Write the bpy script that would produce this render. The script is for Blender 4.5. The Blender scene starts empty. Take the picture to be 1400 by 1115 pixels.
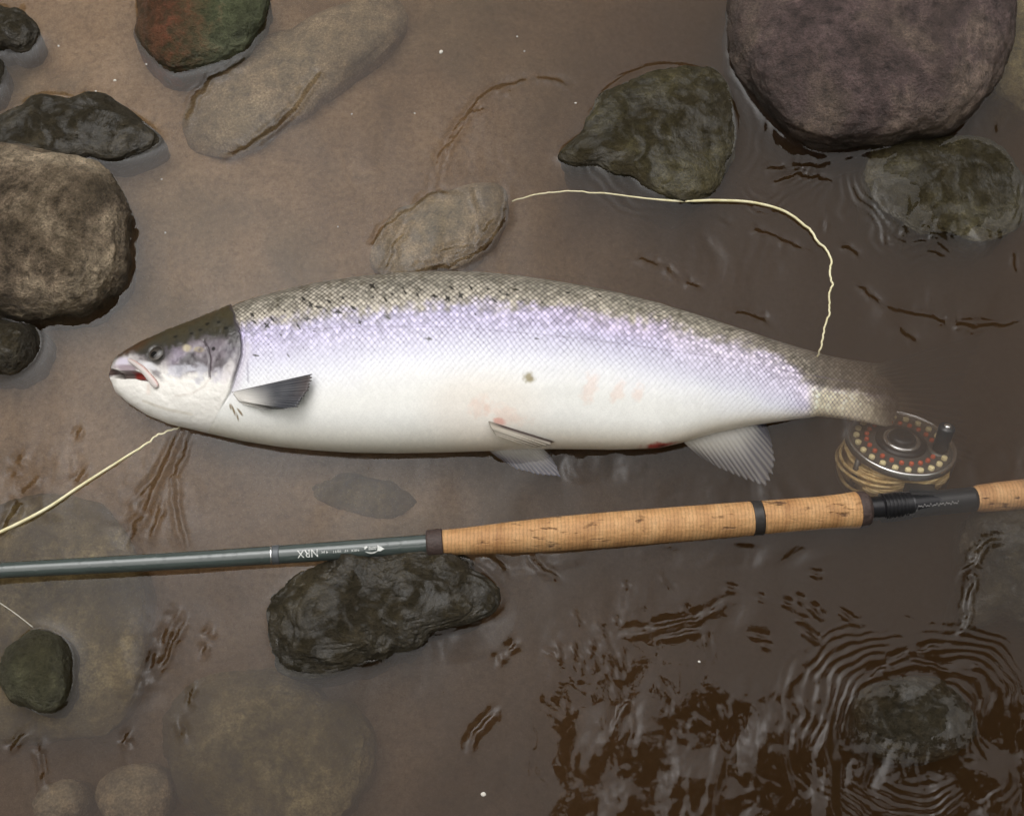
import bpy, math, random
import numpy as np
from mathutils import Vector

# ------------------------------------------------------------------ camera, sky, sun, exposure
sc = bpy.context.scene
col = sc.collection
W0, H0 = 1400.0, 1115.0                      # size of the photograph
PITCH = math.radians(70.0)
HFOV = math.radians(46.0)
DIST = 1.11
TAN = math.tan(HFOV / 2)
CAM = np.array([0.0, -DIST * math.cos(PITCH), DIST * math.sin(PITCH)])
FWD = np.array([0.0, math.cos(PITCH), -math.sin(PITCH)])
UP = np.array([0.0, math.sin(PITCH), math.cos(PITCH)])

cd = bpy.data.cameras.new('camera')
cam = bpy.data.objects.new('camera', cd)
col.objects.link(cam)
cd.sensor_fit = 'HORIZONTAL'
cd.angle = HFOV
cd.clip_start = 0.02
cd.clip_end = 2000
cam.location = CAM
cam.rotation_euler = (math.pi / 2 - PITCH, 0, 0)
sc.camera = cam

SUN_EL, SUN_AZ = math.radians(66), math.radians(-30)
w = bpy.data.worlds.new('World')
sc.world = w
w.use_nodes = True
nt = w.node_tree
nt.nodes.clear()
sky = nt.nodes.new('ShaderNodeTexSky')
sky.sky_type = 'NISHITA'
sky.sun_disc = False
sky.sun_elevation = SUN_EL
sky.sun_rotation = SUN_AZ      # clockwise from +Y, like sdir below
sky.dust_density = 2.0
hs = nt.nodes.new('ShaderNodeHueSaturation')
hs.inputs['Saturation'].default_value = 0.05          # overcast: nearly grey
bg = nt.nodes.new('ShaderNodeBackground')
bg.inputs['Strength'].default_value = 0.15
wo = nt.nodes.new('ShaderNodeOutputWorld')
nt.links.new(sky.outputs[0], hs.inputs['Color'])
nt.links.new(hs.outputs[0], bg.inputs['Color'])
nt.links.new(bg.outputs[0], wo.inputs['Surface'])

sd = bpy.data.lights.new('sun', 'SUN')
sd.energy = 0.85
sd.angle = math.radians(112)       # the bright, diffuse part of a cloudy sky
sd.color = (1.0, 0.905, 0.79)
sun = bpy.data.objects.new('sun', sd)
col.objects.link(sun)
sdir = Vector((math.sin(SUN_AZ) * math.cos(SUN_EL), math.cos(SUN_AZ) * math.cos(SUN_EL), math.sin(SUN_EL)))
sun.rotation_euler = sdir.to_track_quat('Z', 'Y').to_euler()

sc.view_settings.view_transform = 'Standard'
sc.view_settings.look = 'None'
sc.view_settings.gamma = 1.0
sc.view_settings.use_curve_mapping = False
sc.view_settings.exposure = 1.0
sc.cycles.use_denoising = True
sc.cycles.max_bounces = 8
sc.cycles.diffuse_bounces = 3
sc.cycles.glossy_bounces = 3
sc.cycles.volume_bounces = 3
sc.cycles.transparent_max_bounces = 16
sc.cycles.sample_clamp_indirect = 6.0

# ------------------------------------------------------------------ helpers
rng = np.random.RandomState(7)
random.seed(7)


def px(X, Y, z=0.0):
    """photo pixel -> point on the horizontal plane at height z"""
    X = np.asarray(X, float); Y = np.asarray(Y, float); z = np.asarray(z, float)
    a = (X - W0 / 2) / (W0 / 2) * TAN
    b = -(Y - H0 / 2) / (W0 / 2) * TAN
    dx = a
    dy = FWD[1] + b * UP[1]
    dz = FWD[2] + b * UP[2]
    t = (z - CAM[2]) / dz
    return np.stack(np.broadcast_arrays(CAM[0] + t * dx, CAM[1] + t * dy, z + 0 * t), -1)


def proj(P):
    q = np.asarray(P, float) - CAM
    f = q @ FWD
    return W0 / 2 + W0 / 2 * q[..., 0] / f / TAN, H0 / 2 - W0 / 2 * (q @ UP) / f / TAN


PXM = float(px(701, 557)[0] - px(700, 557)[0])     # metres per pixel near the middle


def hash2(i, j, s=0):
    n = (i.astype(np.int64) * 374761393 + j.astype(np.int64) * 668265263 + s * 982451653) & 0x7fffffff
    n = ((n ^ (n >> 13)) * 1274126177) & 0x7fffffff
    return ((n ^ (n >> 16)) & 0xffff) / 65535.0


def vnoise(x, y, s=0):
    i = np.floor(x); j = np.floor(y)
    fx = x - i; fy = y - j
    fx = fx * fx * fx * (fx * (fx * 6 - 15) + 10); fy = fy * fy * fy * (fy * (fy * 6 - 15) + 10)
    a = hash2(i, j, s); b = hash2(i + 1, j, s); c = hash2(i, j + 1, s); d = hash2(i + 1, j + 1, s)
    return (a + (b - a) * fx) * (1 - fy) + (c + (d - c) * fx) * fy - 0.5


def fbm(x, y, s=0, o=4, g=0.5):
    r = 0; A = 1
    for k in range(o):
        r = r + A * vnoise(x * 2 ** k + 17.3 * k, y * 2 ** k - 9.1 * k, s + k)
        A *= g
    return r


def n3(p, s=0):
    """cheap 3-D noise out of three 2-D ones"""
    return (vnoise(p[:, 0] + 0.37 * p[:, 2], p[:, 1] - 0.61 * p[:, 2], s) + vnoise(p[:, 1] + 0.43 * p[:, 0], p[:, 2] + 5, s + 11)
            + vnoise(p[:, 2] - 0.29 * p[:, 1], p[:, 0] - 3, s + 23)) / 1.6


def sstep(a, b, x):
    t = np.clip((x - a) / (b - a), 0, 1)
    return t * t * (3 - 2 * t)


def lin(c):
    c = np.asarray(c, float) / 255.0
    return np.where(c <= 0.04045, c / 12.92, ((c + 0.055) / 1.055) ** 2.4)


def mesh_np(name, verts, faces, mat=None, parent=None, smooth=True, colors=None):
    """faces: (n,3) or (n,4) array, or list of such arrays"""
    me = bpy.data.meshes.new(name)
    verts = np.asarray(verts, np.float32).reshape(-1, 3)
    if not isinstance(faces, list):
        faces = [faces]
    faces = [np.asarray(f, np.int32) for f in faces if len(f)]
    tot = np.concatenate([np.full(len(f), f.shape[1], np.int32) for f in faces])
    loops = np.concatenate([f.ravel() for f in faces])
    me.vertices.add(len(verts)); me.vertices.foreach_set('co', verts.ravel())
    me.loops.add(len(loops)); me.loops.foreach_set('vertex_index', loops)
    me.polygons.add(len(tot))
    st = np.zeros(len(tot), np.int32); st[1:] = np.cumsum(tot)[:-1]
    me.polygons.foreach_set('loop_start', st)
    me.polygons.foreach_set('loop_total', tot)
    me.update(calc_edges=True)
    me.polygons.foreach_set('use_smooth', np.full(len(tot), smooth))
    if colors is not None:
        ca = me.color_attributes.new('Col', 'FLOAT_COLOR', 'POINT')
        c4 = np.ones((len(verts), 4), np.float32); c4[:, :3] = colors.reshape(-1, 3)
        ca.data.foreach_set('color', c4.ravel())
    me.validate()
    ob = bpy.data.objects.new(name, me)
    col.objects.link(ob)
    if mat:
        me.materials.append(mat)
    if parent:
        ob.parent = parent
        ob.matrix_parent_inverse = parent.matrix_basis.inverted()
    return ob


def grid_faces(nu, nv, wrap_v=False, off=0):
    i = np.arange(nu - 1)[:, None]; j = np.arange(nv if wrap_v else nv - 1)[None, :]
    j2 = (j + 1) % nv
    return (np.stack(np.broadcast_arrays(i * nv + j, (i + 1) * nv + j, (i + 1) * nv + j2, i * nv + j2), -1).reshape(-1, 4) + off)


def empty(name, loc=(0, 0, 0)):
    o = bpy.data.objects.new(name, None)
    o.empty_display_size = 0.02
    col.objects.link(o)
    o.location = loc
    return o


def tag(o, label=None, cat=None, group=None, kind=None):
    if label: o['label'] = label
    if cat: o['category'] = cat
    if group: o['group'] = group
    if kind: o['kind'] = kind
    return o


def smooth_path(pts, n):
    """Catmull-Rom through 3-D points, n samples evenly spaced"""
    P = np.asarray(pts, float)
    P = np.vstack([2 * P[0] - P[1], P, 2 * P[-1] - P[-2]])
    out = []
    for k in range(1, len(P) - 2):
        t = np.linspace(0, 1, 40, endpoint=False)[:, None]
        p0, p1, p2, p3 = P[k - 1], P[k], P[k + 1], P[k + 2]
        out.append(0.5 * (2 * p1 + (p2 - p0) * t + (2 * p0 - 5 * p1 + 4 * p2 - p3) * t ** 2 + (3 * p1 - p0 - 3 * p2 + p3) * t ** 3))
    out = np.vstack(out + [P[-2:-1]])
    s = np.concatenate([[0], np.cumsum(np.linalg.norm(np.diff(out, axis=0), axis=1))])
    q = np.linspace(0, s[-1], n)
    return np.stack([np.interp(q, s, out[:, k]) for k in range(3)], -1)


def frames(path):
    T = np.gradient(path, axis=0); T /= np.linalg.norm(T, axis=1)[:, None]
    S = np.cross(T, np.array([0, 0, 1.0])); S /= np.linalg.norm(S, axis=1)[:, None] + 1e-9
    U = np.cross(S, T)
    return T, S, U


def tube(name, path, rad, mat, parent=None, seg=20, caps=True, colors=None):
    path = np.asarray(path, float); n = len(path)
    rad = np.broadcast_to(np.asarray(rad, float), (n,))
    T, S, U = frames(path)
    a = np.linspace(0, 2 * math.pi, seg, endpoint=False)
    V = path[:, None, :] + rad[:, None, None] * (np.cos(a)[None, :, None] * S[:, None, :] + np.sin(a)[None, :, None] * U[:, None, :])
    V = V.reshape(-1, 3)
    F = [grid_faces(n, seg, True)]
    if caps:
        c0 = len(V); V = np.vstack([V, path[:1], path[-1:]])
        k = np.arange(seg); k2 = (k + 1) % seg
        F.append(np.stack([np.full(seg, c0), k, k2], -1))
        F.append(np.stack([np.full(seg, c0 + 1), (n - 1) * seg + k2, (n - 1) * seg + k], -1))
    return mesh_np(name, V, F, mat, parent, True, colors)


# ------------------------------------------------------------------ materials
class NT:
    def __init__(self, name):
        self.m = bpy.data.materials.new(name); self.m.use_nodes = True
        self.t = self.m.node_tree; self.t.nodes.clear()
        self.out = self.n('ShaderNodeOutputMaterial')
        self._c = None

    def n(self, typ, **kw):
        nd = self.t.nodes.new(typ)
        for k, v in kw.items():
            setattr(nd, k, v)
        return nd

    def set(self, sock, v):
        if hasattr(v, 'is_linked') or isinstance(v, bpy.types.NodeSocket):
            self.t.links.new(v, sock)
        else:
            if isinstance(v, (tuple, list, np.ndarray)) and len(v) == 3 and sock.type == 'RGBA':
                v = tuple(v) + (1,)
            sock.default_value = v

    def coord(self, kind='Object'):
        if self._c is None:
            self._c = self.n('ShaderNodeTexCoord')
        return self._c.outputs[kind]

    def mapping(self, scale=(1, 1, 1), rot=(0, 0, 0), kind='Object', src=None):
        m = self.n('ShaderNodeMapping'); self.set(m.inputs['Vector'], src or self.coord(kind))
        m.inputs['Scale'].default_value = scale; m.inputs['Rotation'].default_value = rot
        return m.outputs[0]

    def noise(self, scale, detail=6, rough=0.6, vec=None, dist=0.0):
        n = self.n('ShaderNodeTexNoise'); self.set(n.inputs['Vector'], vec or self.coord())
        n.inputs['Scale'].default_value = scale; n.inputs['Detail'].default_value = detail
        n.inputs['Roughness'].default_value = rough; n.inputs['Distortion'].default_value = dist
        return n.outputs['Fac']

    def ramp(self, fac, stops):
        r = self.n('ShaderNodeValToRGB'); self.set(r.inputs[0], fac)
        el = r.color_ramp.elements
        while len(el) < len(stops): el.new(0.5)
        for e, (p, c) in zip(el, stops):
            e.position = p; e.color = (c, c, c, 1) if isinstance(c, (int, float)) else tuple(c) + (1,)
        return r.outputs[0]

    def mix(self, f, a, b, mode='MIX'):
        m = self.n('ShaderNodeMix', data_type='RGBA', blend_type=mode)
        self.set(m.inputs[0], f); self.set(m.inputs[6], a); self.set(m.inputs[7], b)
        return m.outputs[2]

    def math(self, op, a, b=0.0, c=0.0):
        m = self.n('ShaderNodeMath', operation=op)
        self.set(m.inputs[0], a); self.set(m.inputs[1], b); self.set(m.inputs[2], c)
        return m.outputs[0]

    def bump(self, h, dist, strength=1.0, nrm=None):
        b = self.n('ShaderNodeBump'); self.set(b.inputs['Height'], h)
        b.inputs['Distance'].default_value = dist; b.inputs['Strength'].default_value = strength
        if nrm: self.set(b.inputs['Normal'], nrm)
        return b.outputs[0]

    def pbsdf(self, color, rough=0.5, normal=None, **kw):
        p = self.n('ShaderNodeBsdfPrincipled')
        self.set(p.inputs['Base Color'], color); self.set(p.inputs['Roughness'], rough)
        if normal: self.set(p.inputs['Normal'], normal)
        for k, v in kw.items():
            self.set(p.inputs[k.replace('_', ' ')], v)
        self.t.links.new(p.outputs[0], self.out.inputs['Surface'])
        return p


def L(*c):
    return tuple(float(v) for v in lin(c))


def attr_mat(name, rough=0.35, noise_scale=300.0, amt=0.10, **kw):
    t = NT(name)
    a = t.n('ShaderNodeAttribute', attribute_name='Col')
    f = t.ramp(t.noise(noise_scale, 4), [(0.3, 1 - amt), (0.7, 1 + amt)])
    c = t.mix(1.0, a.outputs['Color'], f, 'MULTIPLY')
    t.pbsdf(c, rough, **kw)
    return t.m


def rock_mat(name, c_dark, c_mid, c_light, algae, algae_amt=0.5, scale=1.0, rough=0.5, crack=0.6, left_tint=None, film_amt=0.0):
    t = NT(name)
    v = t.coord('Object')
    n1 = t.noise(9 * scale, 8, 0.62, v, 0.4)
    n2 = t.noise(75 * scale, 10, 0.72, v)
    n3_ = t.noise(4 * scale, 5, 0.55, v, 0.8)
    n4 = t.noise(480, 4, 0.7, v)
    base = t.ramp(n1, [(0.30, c_dark), (0.48, c_mid), (0.68, c_light)])
    sp = t.ramp(n2, [(0.34, 0.28), (0.5, 0.95), (0.68, 1.8)])
    base = t.mix(0.85, base, sp, 'MULTIPLY')
    fine = t.ramp(n4, [(0.32, 0.45), (0.68, 1.5)])
    base = t.mix(0.8, base, fine, 'MULTIPLY')
    al = t.math('MULTIPLY', t.ramp(n3_, [(0.45, 0.0), (0.62, 1.0)]), algae_amt)
    al2 = t.math('MULTIPLY', al, t.ramp(n2, [(0.35, 0.3), (0.6, 1.0)]))
    base = t.mix(al2, base, algae)
    if left_tint:
        sx = t.n('ShaderNodeSeparateXYZ'); t.set(sx.inputs[0], v)
        lf = t.ramp(t.math('ADD', t.math('MULTIPLY', sx.outputs[0], -9.0), t.math('MULTIPLY', n2, 1.1)), [(0.34, 0.0), (0.86, 0.75)])
        base = t.mix(lf, base, t.mix(1.0, left_tint, sp, 'MULTIPLY'))
    ge = t.n('ShaderNodeNewGeometry')
    pz = t.n('ShaderNodeSeparateXYZ'); t.set(pz.inputs[0], ge.outputs['Position'])
    # slimy growth just above and below the waterline
    wet = t.ramp(t.math('ADD', t.math('MULTIPLY', pz.outputs[2], 11.0), t.math('MULTIPLY', n1, 0.9)), [(0.42, 1.0), (0.82, 0.0)])
    low = t.ramp(t.math('ADD', t.math('MULTIPLY', pz.outputs[2], 25.0), t.math('MULTIPLY', n1, 0.5)), [(0.0, 0.25), (0.3, 1.0)])
    wet = t.math('MULTIPLY', wet, low)
    base = t.mix(t.math('MULTIPLY', wet, 0.72), base, t.mix(0.5, tuple(0.6 * np.array(algae)), t.mix(1.0, (0.030, 0.023, 0.015), sp, 'MULTIPLY')))
    vo = t.n('ShaderNodeTexVoronoi', feature='DISTANCE_TO_EDGE'); t.set(vo.inputs['Vector'], t.mix(0.1, v, n2 and v))
    vo.inputs['Scale'].default_value = 22 * scale
    h = t.math('ADD', t.math('MULTIPLY', n2, 1.0), t.math('MULTIPLY', n4, 0.35))
    h = t.math('ADD', h, t.math('MULTIPLY', n1, 1.2))
    nb = t.bump(h, 0.009 * crack, 1.0)
    rg = t.ramp(n2, [(0.3, rough - 0.12), (0.7, rough + 0.2)])
    film = t.math('MULTIPLY', t.ramp(t.noise(28 * scale, 4, 0.55, v, 1.2), [(0.44, 0.0), (0.58, 1.0)]), film_amt)
    p = t.pbsdf(base, rg, nb, Coat_Weight=film, Coat_Roughness=0.12)
    t.set(p.inputs['Coat Normal'], t.bump(n1, 0.010))
    return t.m


def plain_mat(name, c, rough=0.4, metallic=0.0, noise=0.25, nscale=120, bump=0.0, **kw):
    t = NT(name)
    n = t.noise(nscale, 5)
    f = t.ramp(n, [(0.25, 1 - noise), (0.75, 1 + noise)])
    cc = t.mix(1.0, tuple(c), f, 'MULTIPLY')
    nb = t.bump(n, bump) if bump else None
    t.pbsdf(cc, rough, nb, Metallic=metallic, **kw)
    return t.m


# ------------------------------------------------------------------ riverbed
def axis_pts(a, b, h, far, g=1.25):
    c = list(np.arange(a, b + h / 2, h))
    lo, hi = [], []
    s = h; x = a
    while x > -far:
        s *= g; x -= s; lo.append(x)
    s = h; x = c[-1]
    while x < far:
        s *= g; x += s; hi.append(x)
    return np.array(lo[::-1] + c + hi)


def bed_z(x, y):
    X = x / PXM + 700
    base = -0.040 - 0.080 * sstep(-0.10, 0.40, x) - 0.042 * sstep(0.0, -0.38, y)
    base = base + 0.014 * sstep(-0.15, -0.45, x) * sstep(-0.1, 0.2, y)
    r = np.hypot(x, y)
    base = base - 0.35 * sstep(0.9, 8, r) - 0.02 * np.exp(-((x - 0.36) ** 2 + (y - 0.02) ** 2) / 0.02)
    return base + 0.012 * fbm(x * 7, y * 7, 3, 4) + 0.003 * fbm(x * 60, y * 60, 9, 3)


gx = axis_pts(-0.62, 0.62, 0.005, 45, 1.35); gy = axis_pts(-0.5, 0.6, 0.005, 45, 1.35)
GX, GY = np.meshgrid(gx, gy, indexing='ij')
V = np.stack([GX, GY, bed_z(GX, GY)], -1)
t = NT('silt')
v = t.coord('Object')
a1 = t.noise(6, 6, 0.6, v, 0.5); a2 = t.noise(160, 6, 0.7, v); a3 = t.noise(900, 3, 0.6, v)
b = t.ramp(a1, [(0.3, (0.23, 0.150, 0.082)), (0.5, (0.39, 0.265, 0.15)), (0.7, (0.49, 0.35, 0.215))])
b = t.mix(0.8, b, t.ramp(a2, [(0.3, 0.45), (0.5, 1.0), (0.72, 1.5)]), 'MULTIPLY')
b = t.mix(0.7, b, t.ramp(a3, [(0.3, 0.6), (0.7, 1.5)]), 'MULTIPLY')
gp = t.noise(4.3, 5, 0.6, v, 0.6)
b = t.mix(t.math('MULTIPLY', t.ramp(gp, [(0.50, 0.0), (0.66, 1.0)]), 0.65), b, (0.075, 0.075, 0.042))
t.pbsdf(b, 0.8, t.bump(a2, 0.002))
bed = mesh_np('riverbed', V, grid_faces(len(gx), len(gy)), t.m)
tag(bed, 'brown silty riverbed under the shallow water', kind='structure')

# ------------------------------------------------------------------ hills around the river (seen only as dark reflections)
nth, nr = 160, 60
th = np.linspace(0, 2 * math.pi, nth, endpoint=False)
rr = np.geomspace(1.0, 30.0, nr)
TH, RR = np.meshgrid(th, rr, indexing='ij')
back = 0.5 - 0.5 * np.sin(TH)                       # 1 towards -Y
r0 = 9.0 - 6.2 * back ** 2
R = RR * r0
elev = np.radians(40 + 9 * back ** 1.5)
Z = np.tan(elev) * (R - r0) - 0.6 + 0.04 * R * fbm(R * np.cos(TH) * 0.25, R * np.sin(TH) * 0.25, 5, 5) * 3 * sstep(1.0, 1.6, RR)
Z = np.where(RR < 1.001, -0.9, Z)
V = np.stack([R * np.cos(TH), R * np.sin(TH), Z], -1)
fa = grid_faces(nth, nr)
j = np.arange(nr - 1)
fa2 = np.stack([(nth - 1) * nr + j, j, j + 1, (nth - 1) * nr + j + 1], -1)
t = NT('wooded_slope')
a1 = t.noise(0.6, 8, 0.7)
t.pbsdf(t.ramp(a1, [(0.3, (0.018, 0.028, 0.010)), (0.7, (0.06, 0.075, 0.028))]), 0.9, t.bump(a1, 0.6))
hills = mesh_np('hills', V, [fa, fa2], t.m)
tag(hills, 'dark wooded river banks and hillsides around the pool', kind='structure')

# ------------------------------------------------------------------ stones
M_purple = rock_mat('stone_purple', L(46, 34, 30), L(84, 68, 66), L(118, 102, 88), L(52, 42, 22), 0.5, 1.0, 0.5)
M_tan = rock_mat('stone_tan', L(40, 30, 20), L(134, 117, 97), L(204, 184, 156), L(62, 53, 22), 0.6, 1.3, 0.45, 1.6)
M_green = rock_mat('stone_green', L(34, 34, 22), L(70, 70, 50), L(112, 108, 84), L(62, 54, 14), 0.85, 1.2, 0.4)
M_dark = rock_mat('stone_dark', L(28, 23, 14), L(60, 52, 36), L(94, 84, 64), L(58, 48, 14), 0.8, 1.4, 0.4, 1.0, None, 0.4)
M_moss = rock_mat('stone_moss', L(28, 25, 12), L(64, 58, 32), L(112, 104, 72), L(70, 56, 12), 0.9, 1.3, 0.4, 1.0, None, 0.35)
M_silt = rock_mat('stone_silted', L(108, 92, 70), L(138, 120, 94), L(160, 142, 114), L(100, 94, 60), 0.5, 0.8, 0.7, 0.25)
M_olive = rock_mat('stone_olive', L(48, 40, 18), L(118, 104, 66), L(186, 168, 120), L(76, 58, 14), 1.0, 1.5, 0.6)
M_red = rock_mat('stone_red_green', L(60, 62, 44), L(96, 100, 74), L(124, 128, 100), L(80, 92, 50), 0.8, 1.0, 0.4, 1.0, L(112, 38, 18))


def ico(sub):
    bm_v = []
    p = (1 + 5 ** 0.5) / 2
    v = np.array([(-1, p, 0), (1, p, 0), (-1, -p, 0), (1, -p, 0), (0, -1, p), (0, 1, p), (0, -1, -p), (0, 1, -p), (p, 0, -1), (p, 0, 1), (-p, 0, -1), (-p, 0, 1)], float)
    f = np.array([(0, 11, 5), (0, 5, 1), (0, 1, 7), (0, 7, 10), (0, 10, 11), (1, 5, 9), (5, 11, 4), (11, 10, 2), (10, 7, 6), (7, 1, 8),
                  (3, 9, 4), (3, 4, 2), (3, 2, 6), (3, 6, 8), (3, 8, 9), (4, 9, 5), (2, 4, 11), (6, 2, 10), (8, 6, 7), (9, 8, 1)])
    v /= np.linalg.norm(v, axis=1)[:, None]
    for _ in range(sub):
        e = np.sort(np.vstack([f[:, [0, 1]], f[:, [1, 2]], f[:, [2, 0]]]), axis=1)
        u, inv = np.unique(e, axis=0, return_inverse=True)
        inv = inv.reshape(-1)
        mid = v[u[:, 0]] + v[u[:, 1]]; mid /= np.linalg.norm(mid, axis=1)[:, None]
        n0 = len(v); v = np.vstack([v, mid]); m = len(f)
        a, b_, c = n0 + inv[:m], n0 + inv[m:2 * m], n0 + inv[2 * m:]
        f = np.vstack([np.stack([f[:, 0], a, c], -1), np.stack([f[:, 1], b_, a], -1), np.stack([f[:, 2], c, b_], -1), np.stack([a, b_, c], -1)])
    return v, f


ICO5 = ico(5)
ICO6 = ico(6)
MENISCUS = []          # (x, y, rx, ry, angle) of stones that break the surface


def stone(name, label, X, Y, rx, ry, rot, ztop, mat, seed, rough=0.10, boxy=2.3, zmid=None, cat='rock', group='river stones', outline=None):
    """X, Y, rx, ry in photo pixels on the plane of its outline; ztop in metres"""
    zb = -0.13; mrot = rot
    zm = zmid if zmid is not None else min(ztop - 0.02, 0.0)
    c = px(X, Y, zm)
    v, f = ICO6 if rx * ry > 9000 else ICO5
    p = v.copy()
    # rounder box: superellipsoid
    q = (np.abs(p) ** boxy).sum(1) ** (1 / boxy)
    p = p / q[:, None]
    d = 1 + rough * (1.7 * n3(p * 0.9 + seed * 3.1, seed) + 0.9 * n3(p * 2.3 + seed, seed + 5) - 0.45 * np.abs(n3(p * 4.3 + seed, seed + 7)) + 0.35 * n3(p * 7 + seed, seed + 9) + 0.20 * n3(p * 16, seed + 13) + 0.10 * n3(p * 34, seed + 15))
    p = p * d[:, None]
    sx = rx * PXM; sy = ry * PXM * 1.03
    up = ztop - zm; dn = zm - zb
    zz = np.where(p[:, 2] > 0, p[:, 2] * up, p[:, 2] * dn)
    mfun = None
    if outline is not None:
        oc = px(np.array([q_[0] for q_ in outline]), np.array([q_[1] for q_ in outline]), zm) - c
        an_ = np.arctan2(oc[:, 1], oc[:, 0]); od = np.hypot(oc[:, 0], oc[:, 1]); so = np.argsort(an_)
        an_, od = an_[so], od[so]
        fine_ = np.linspace(-math.pi, math.pi, 361)[:-1]
        rr_ = np.interp(fine_, np.concatenate([an_ - 2 * math.pi, an_, an_ + 2 * math.pi]), np.tile(od, 3))
        ker_ = np.hanning(17); ker_ /= ker_.sum()
        rr_ = np.convolve(np.tile(rr_, 3), ker_, mode='same')[360:720]
        ta_ = np.arctan2(p[:, 1], p[:, 0])
        rad_ = np.interp(ta_, np.append(fine_, math.pi), np.append(rr_, rr_[0]))
        mfun = (np.append(fine_, math.pi), 0.94 * np.append(rr_, rr_[0]))
        hr = np.hypot(p[:, 0], p[:, 1])
        hr = np.minimum(hr, 1.15)
        rad_ = rad_ * 0.95
        p[:, 0], p[:, 1] = rad_ * hr * np.cos(ta_), rad_ * hr * np.sin(ta_)
        sx = sy = 1.0; rot = 0.0
    # undercut less below, so that submerged flanks spread out a little
    ca, sa = math.cos(rot), math.sin(rot)
    x, y = p[:, 0] * sx, p[:, 1] * sy
    V = np.stack([x * ca - y * sa, x * sa + y * ca, zz], -1)
    o = mesh_np(name, V, f, mat)
    o.location = c
    tag(o, label, cat, group)
    if ztop > 0.004:
        MENISCUS.append((c[0], c[1], rx * PXM * 0.98, ry * PXM * 0.98, mrot, mfun))
    return o


D = math.radians
stone('boulder', 'big round purple-brown boulder standing high and dry above the water', 1180, 84, 200, 152, D(2), 0.060, M_purple, 3, 0.07, outline=[(985, 70), (1005, 120), (1040, 168), (1075, 198), (1120, 216), (1180, 212), (1250, 192), (1310, 170), (1350, 134), (1372, 85), (1378, 30), (1360, -40), (1280, -80), (1150, -90), (1040, -60), (995, 0)])
stone('boulder', 'tan cracked boulder with olive rim, dry top, beside the left-hand water edge', 62, 326, 118, 114, D(-6), 0.050, M_tan, 9, 0.10, 2.5, outline=[(-60, 240), (0, 212), (60, 216), (120, 230), (160, 262), (182, 300), (178, 345), (167, 385), (130, 418), (85, 436), (40, 444), (0, 442), (-60, 420), (-90, 330)])
stone('stone', 'small dark wet stone tucked under the tan cracked boulder', 8, 478, 50, 36, D(15), 0.022, M_dark, 14, 0.12, outline=[(-40, 440), (20, 440), (55, 450), (58, 475), (40, 502), (0, 514), (-40, 505)])
stone('stone', 'long flat olive-edged stone just awash behind the tan cracked boulder', 88, 176, 122, 42, D(-6), 0.012, M_dark, 21, 0.10, 3.0, zmid=-0.002, outline=[(-30, 185), (30, 150), (100, 134), (160, 144), (205, 170), (235, 195), (190, 215), (120, 212), (60, 216), (0, 210)])
stone('stone', 'grey stone with rippled edge next to the red and green stone', 12, 48, 44, 28, D(10), 0.014, M_dark, 23, 0.14, 2.8, zmid=-0.002, outline=[(-30, 16), (10, 16), (40, 30), (57, 48), (45, 66), (10, 68), (-30, 62)])
stone('stone', 'little dark stone between the grey stone and the flat olive stone', -14, 112, 24, 34, 0, 0.012, M_dark, 24, 0.14)
stone('stone', 'red and green mottled stone poking out of the sand', 279, 22, 92, 80, D(12), 0.022, M_red, 31, 0.10, 2.6, zmid=-0.002, outline=[(188, 30), (195, -20), (250, -45), (330, -40), (374, 0), (358, 38), (320, 72), (280, 94), (235, 104), (208, 80)])
stone('stone', 'large pale sand-covered slab lying under the surface', 400, 112, 178, 82, D(35), -0.010, M_silt, 36, 0.06, 2.2, outline=[(252, 172), (272, 125), (320, 90), (400, 40), (470, 5), (540, -10), (562, 30), (535, 62), (490, 100), (440, 140), (390, 172), (318, 216), (272, 204)])
stone('stone', 'silty stone just under the ripples above the fish back', 598, 318, 88, 52, D(25), -0.006, M_silt, 41, 0.08, outline=[(503, 365), (518, 318), (565, 283), (620, 260), (692, 258), (694, 300), (662, 342), (600, 372), (540, 388)])
stone('stone', 'mossy dark green stone half covered by water left of the big boulder', 888, 184, 150, 94, D(24), 0.010, M_moss, 45, 0.12, 2.8, zmid=-0.004, outline=[(752, 220), (788, 190), (808, 148), (840, 112), (880, 92), (930, 88), (978, 106), (1008, 150), (1013, 195), (988, 242), (940, 276), (898, 268), (862, 240), (818, 226), (778, 230)])
stone('stone', 'dark greenish stone under rippled water below the big boulder', 1290, 252, 122, 80, D(-4), 0.003, M_moss, 52, 0.12, 2.8, zmid=-0.006, outline=[(1178, 235), (1198, 203), (1250, 186), (1310, 186), (1372, 198), (1412, 240), (1412, 292), (1370, 320), (1300, 328), (1238, 308), (1193, 272)])
stone('stone', 'olive-brown stone behind the right side of the big boulder', 1395, 70, 62, 110, D(-18), -0.004, M_olive, 57, 0.10)
stone('stone', 'jagged dark wet stone below the rod, streaked with sky reflections', 522, 840, 172, 74, D(14), 0.014, M_dark, 63, 0.22, 3.0, zmid=-0.002, outline=[(362, 832), (388, 800), (450, 778), (530, 763), (600, 750), (652, 763), (694, 800), (694, 838), (640, 854), (590, 864), (540, 888), (480, 908), (430, 920), (383, 908), (368, 872)])
stone('stone', 'wide olive stone under water crossed by the rod tip', 96, 850, 108, 150, D(-6), -0.020, M_olive, 66, 0.10, outline=[(-40, 760), (0, 700), (70, 666), (150, 688), (192, 760), (208, 850), (192, 930), (152, 1002), (90, 1012), (-40, 1000)])
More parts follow.
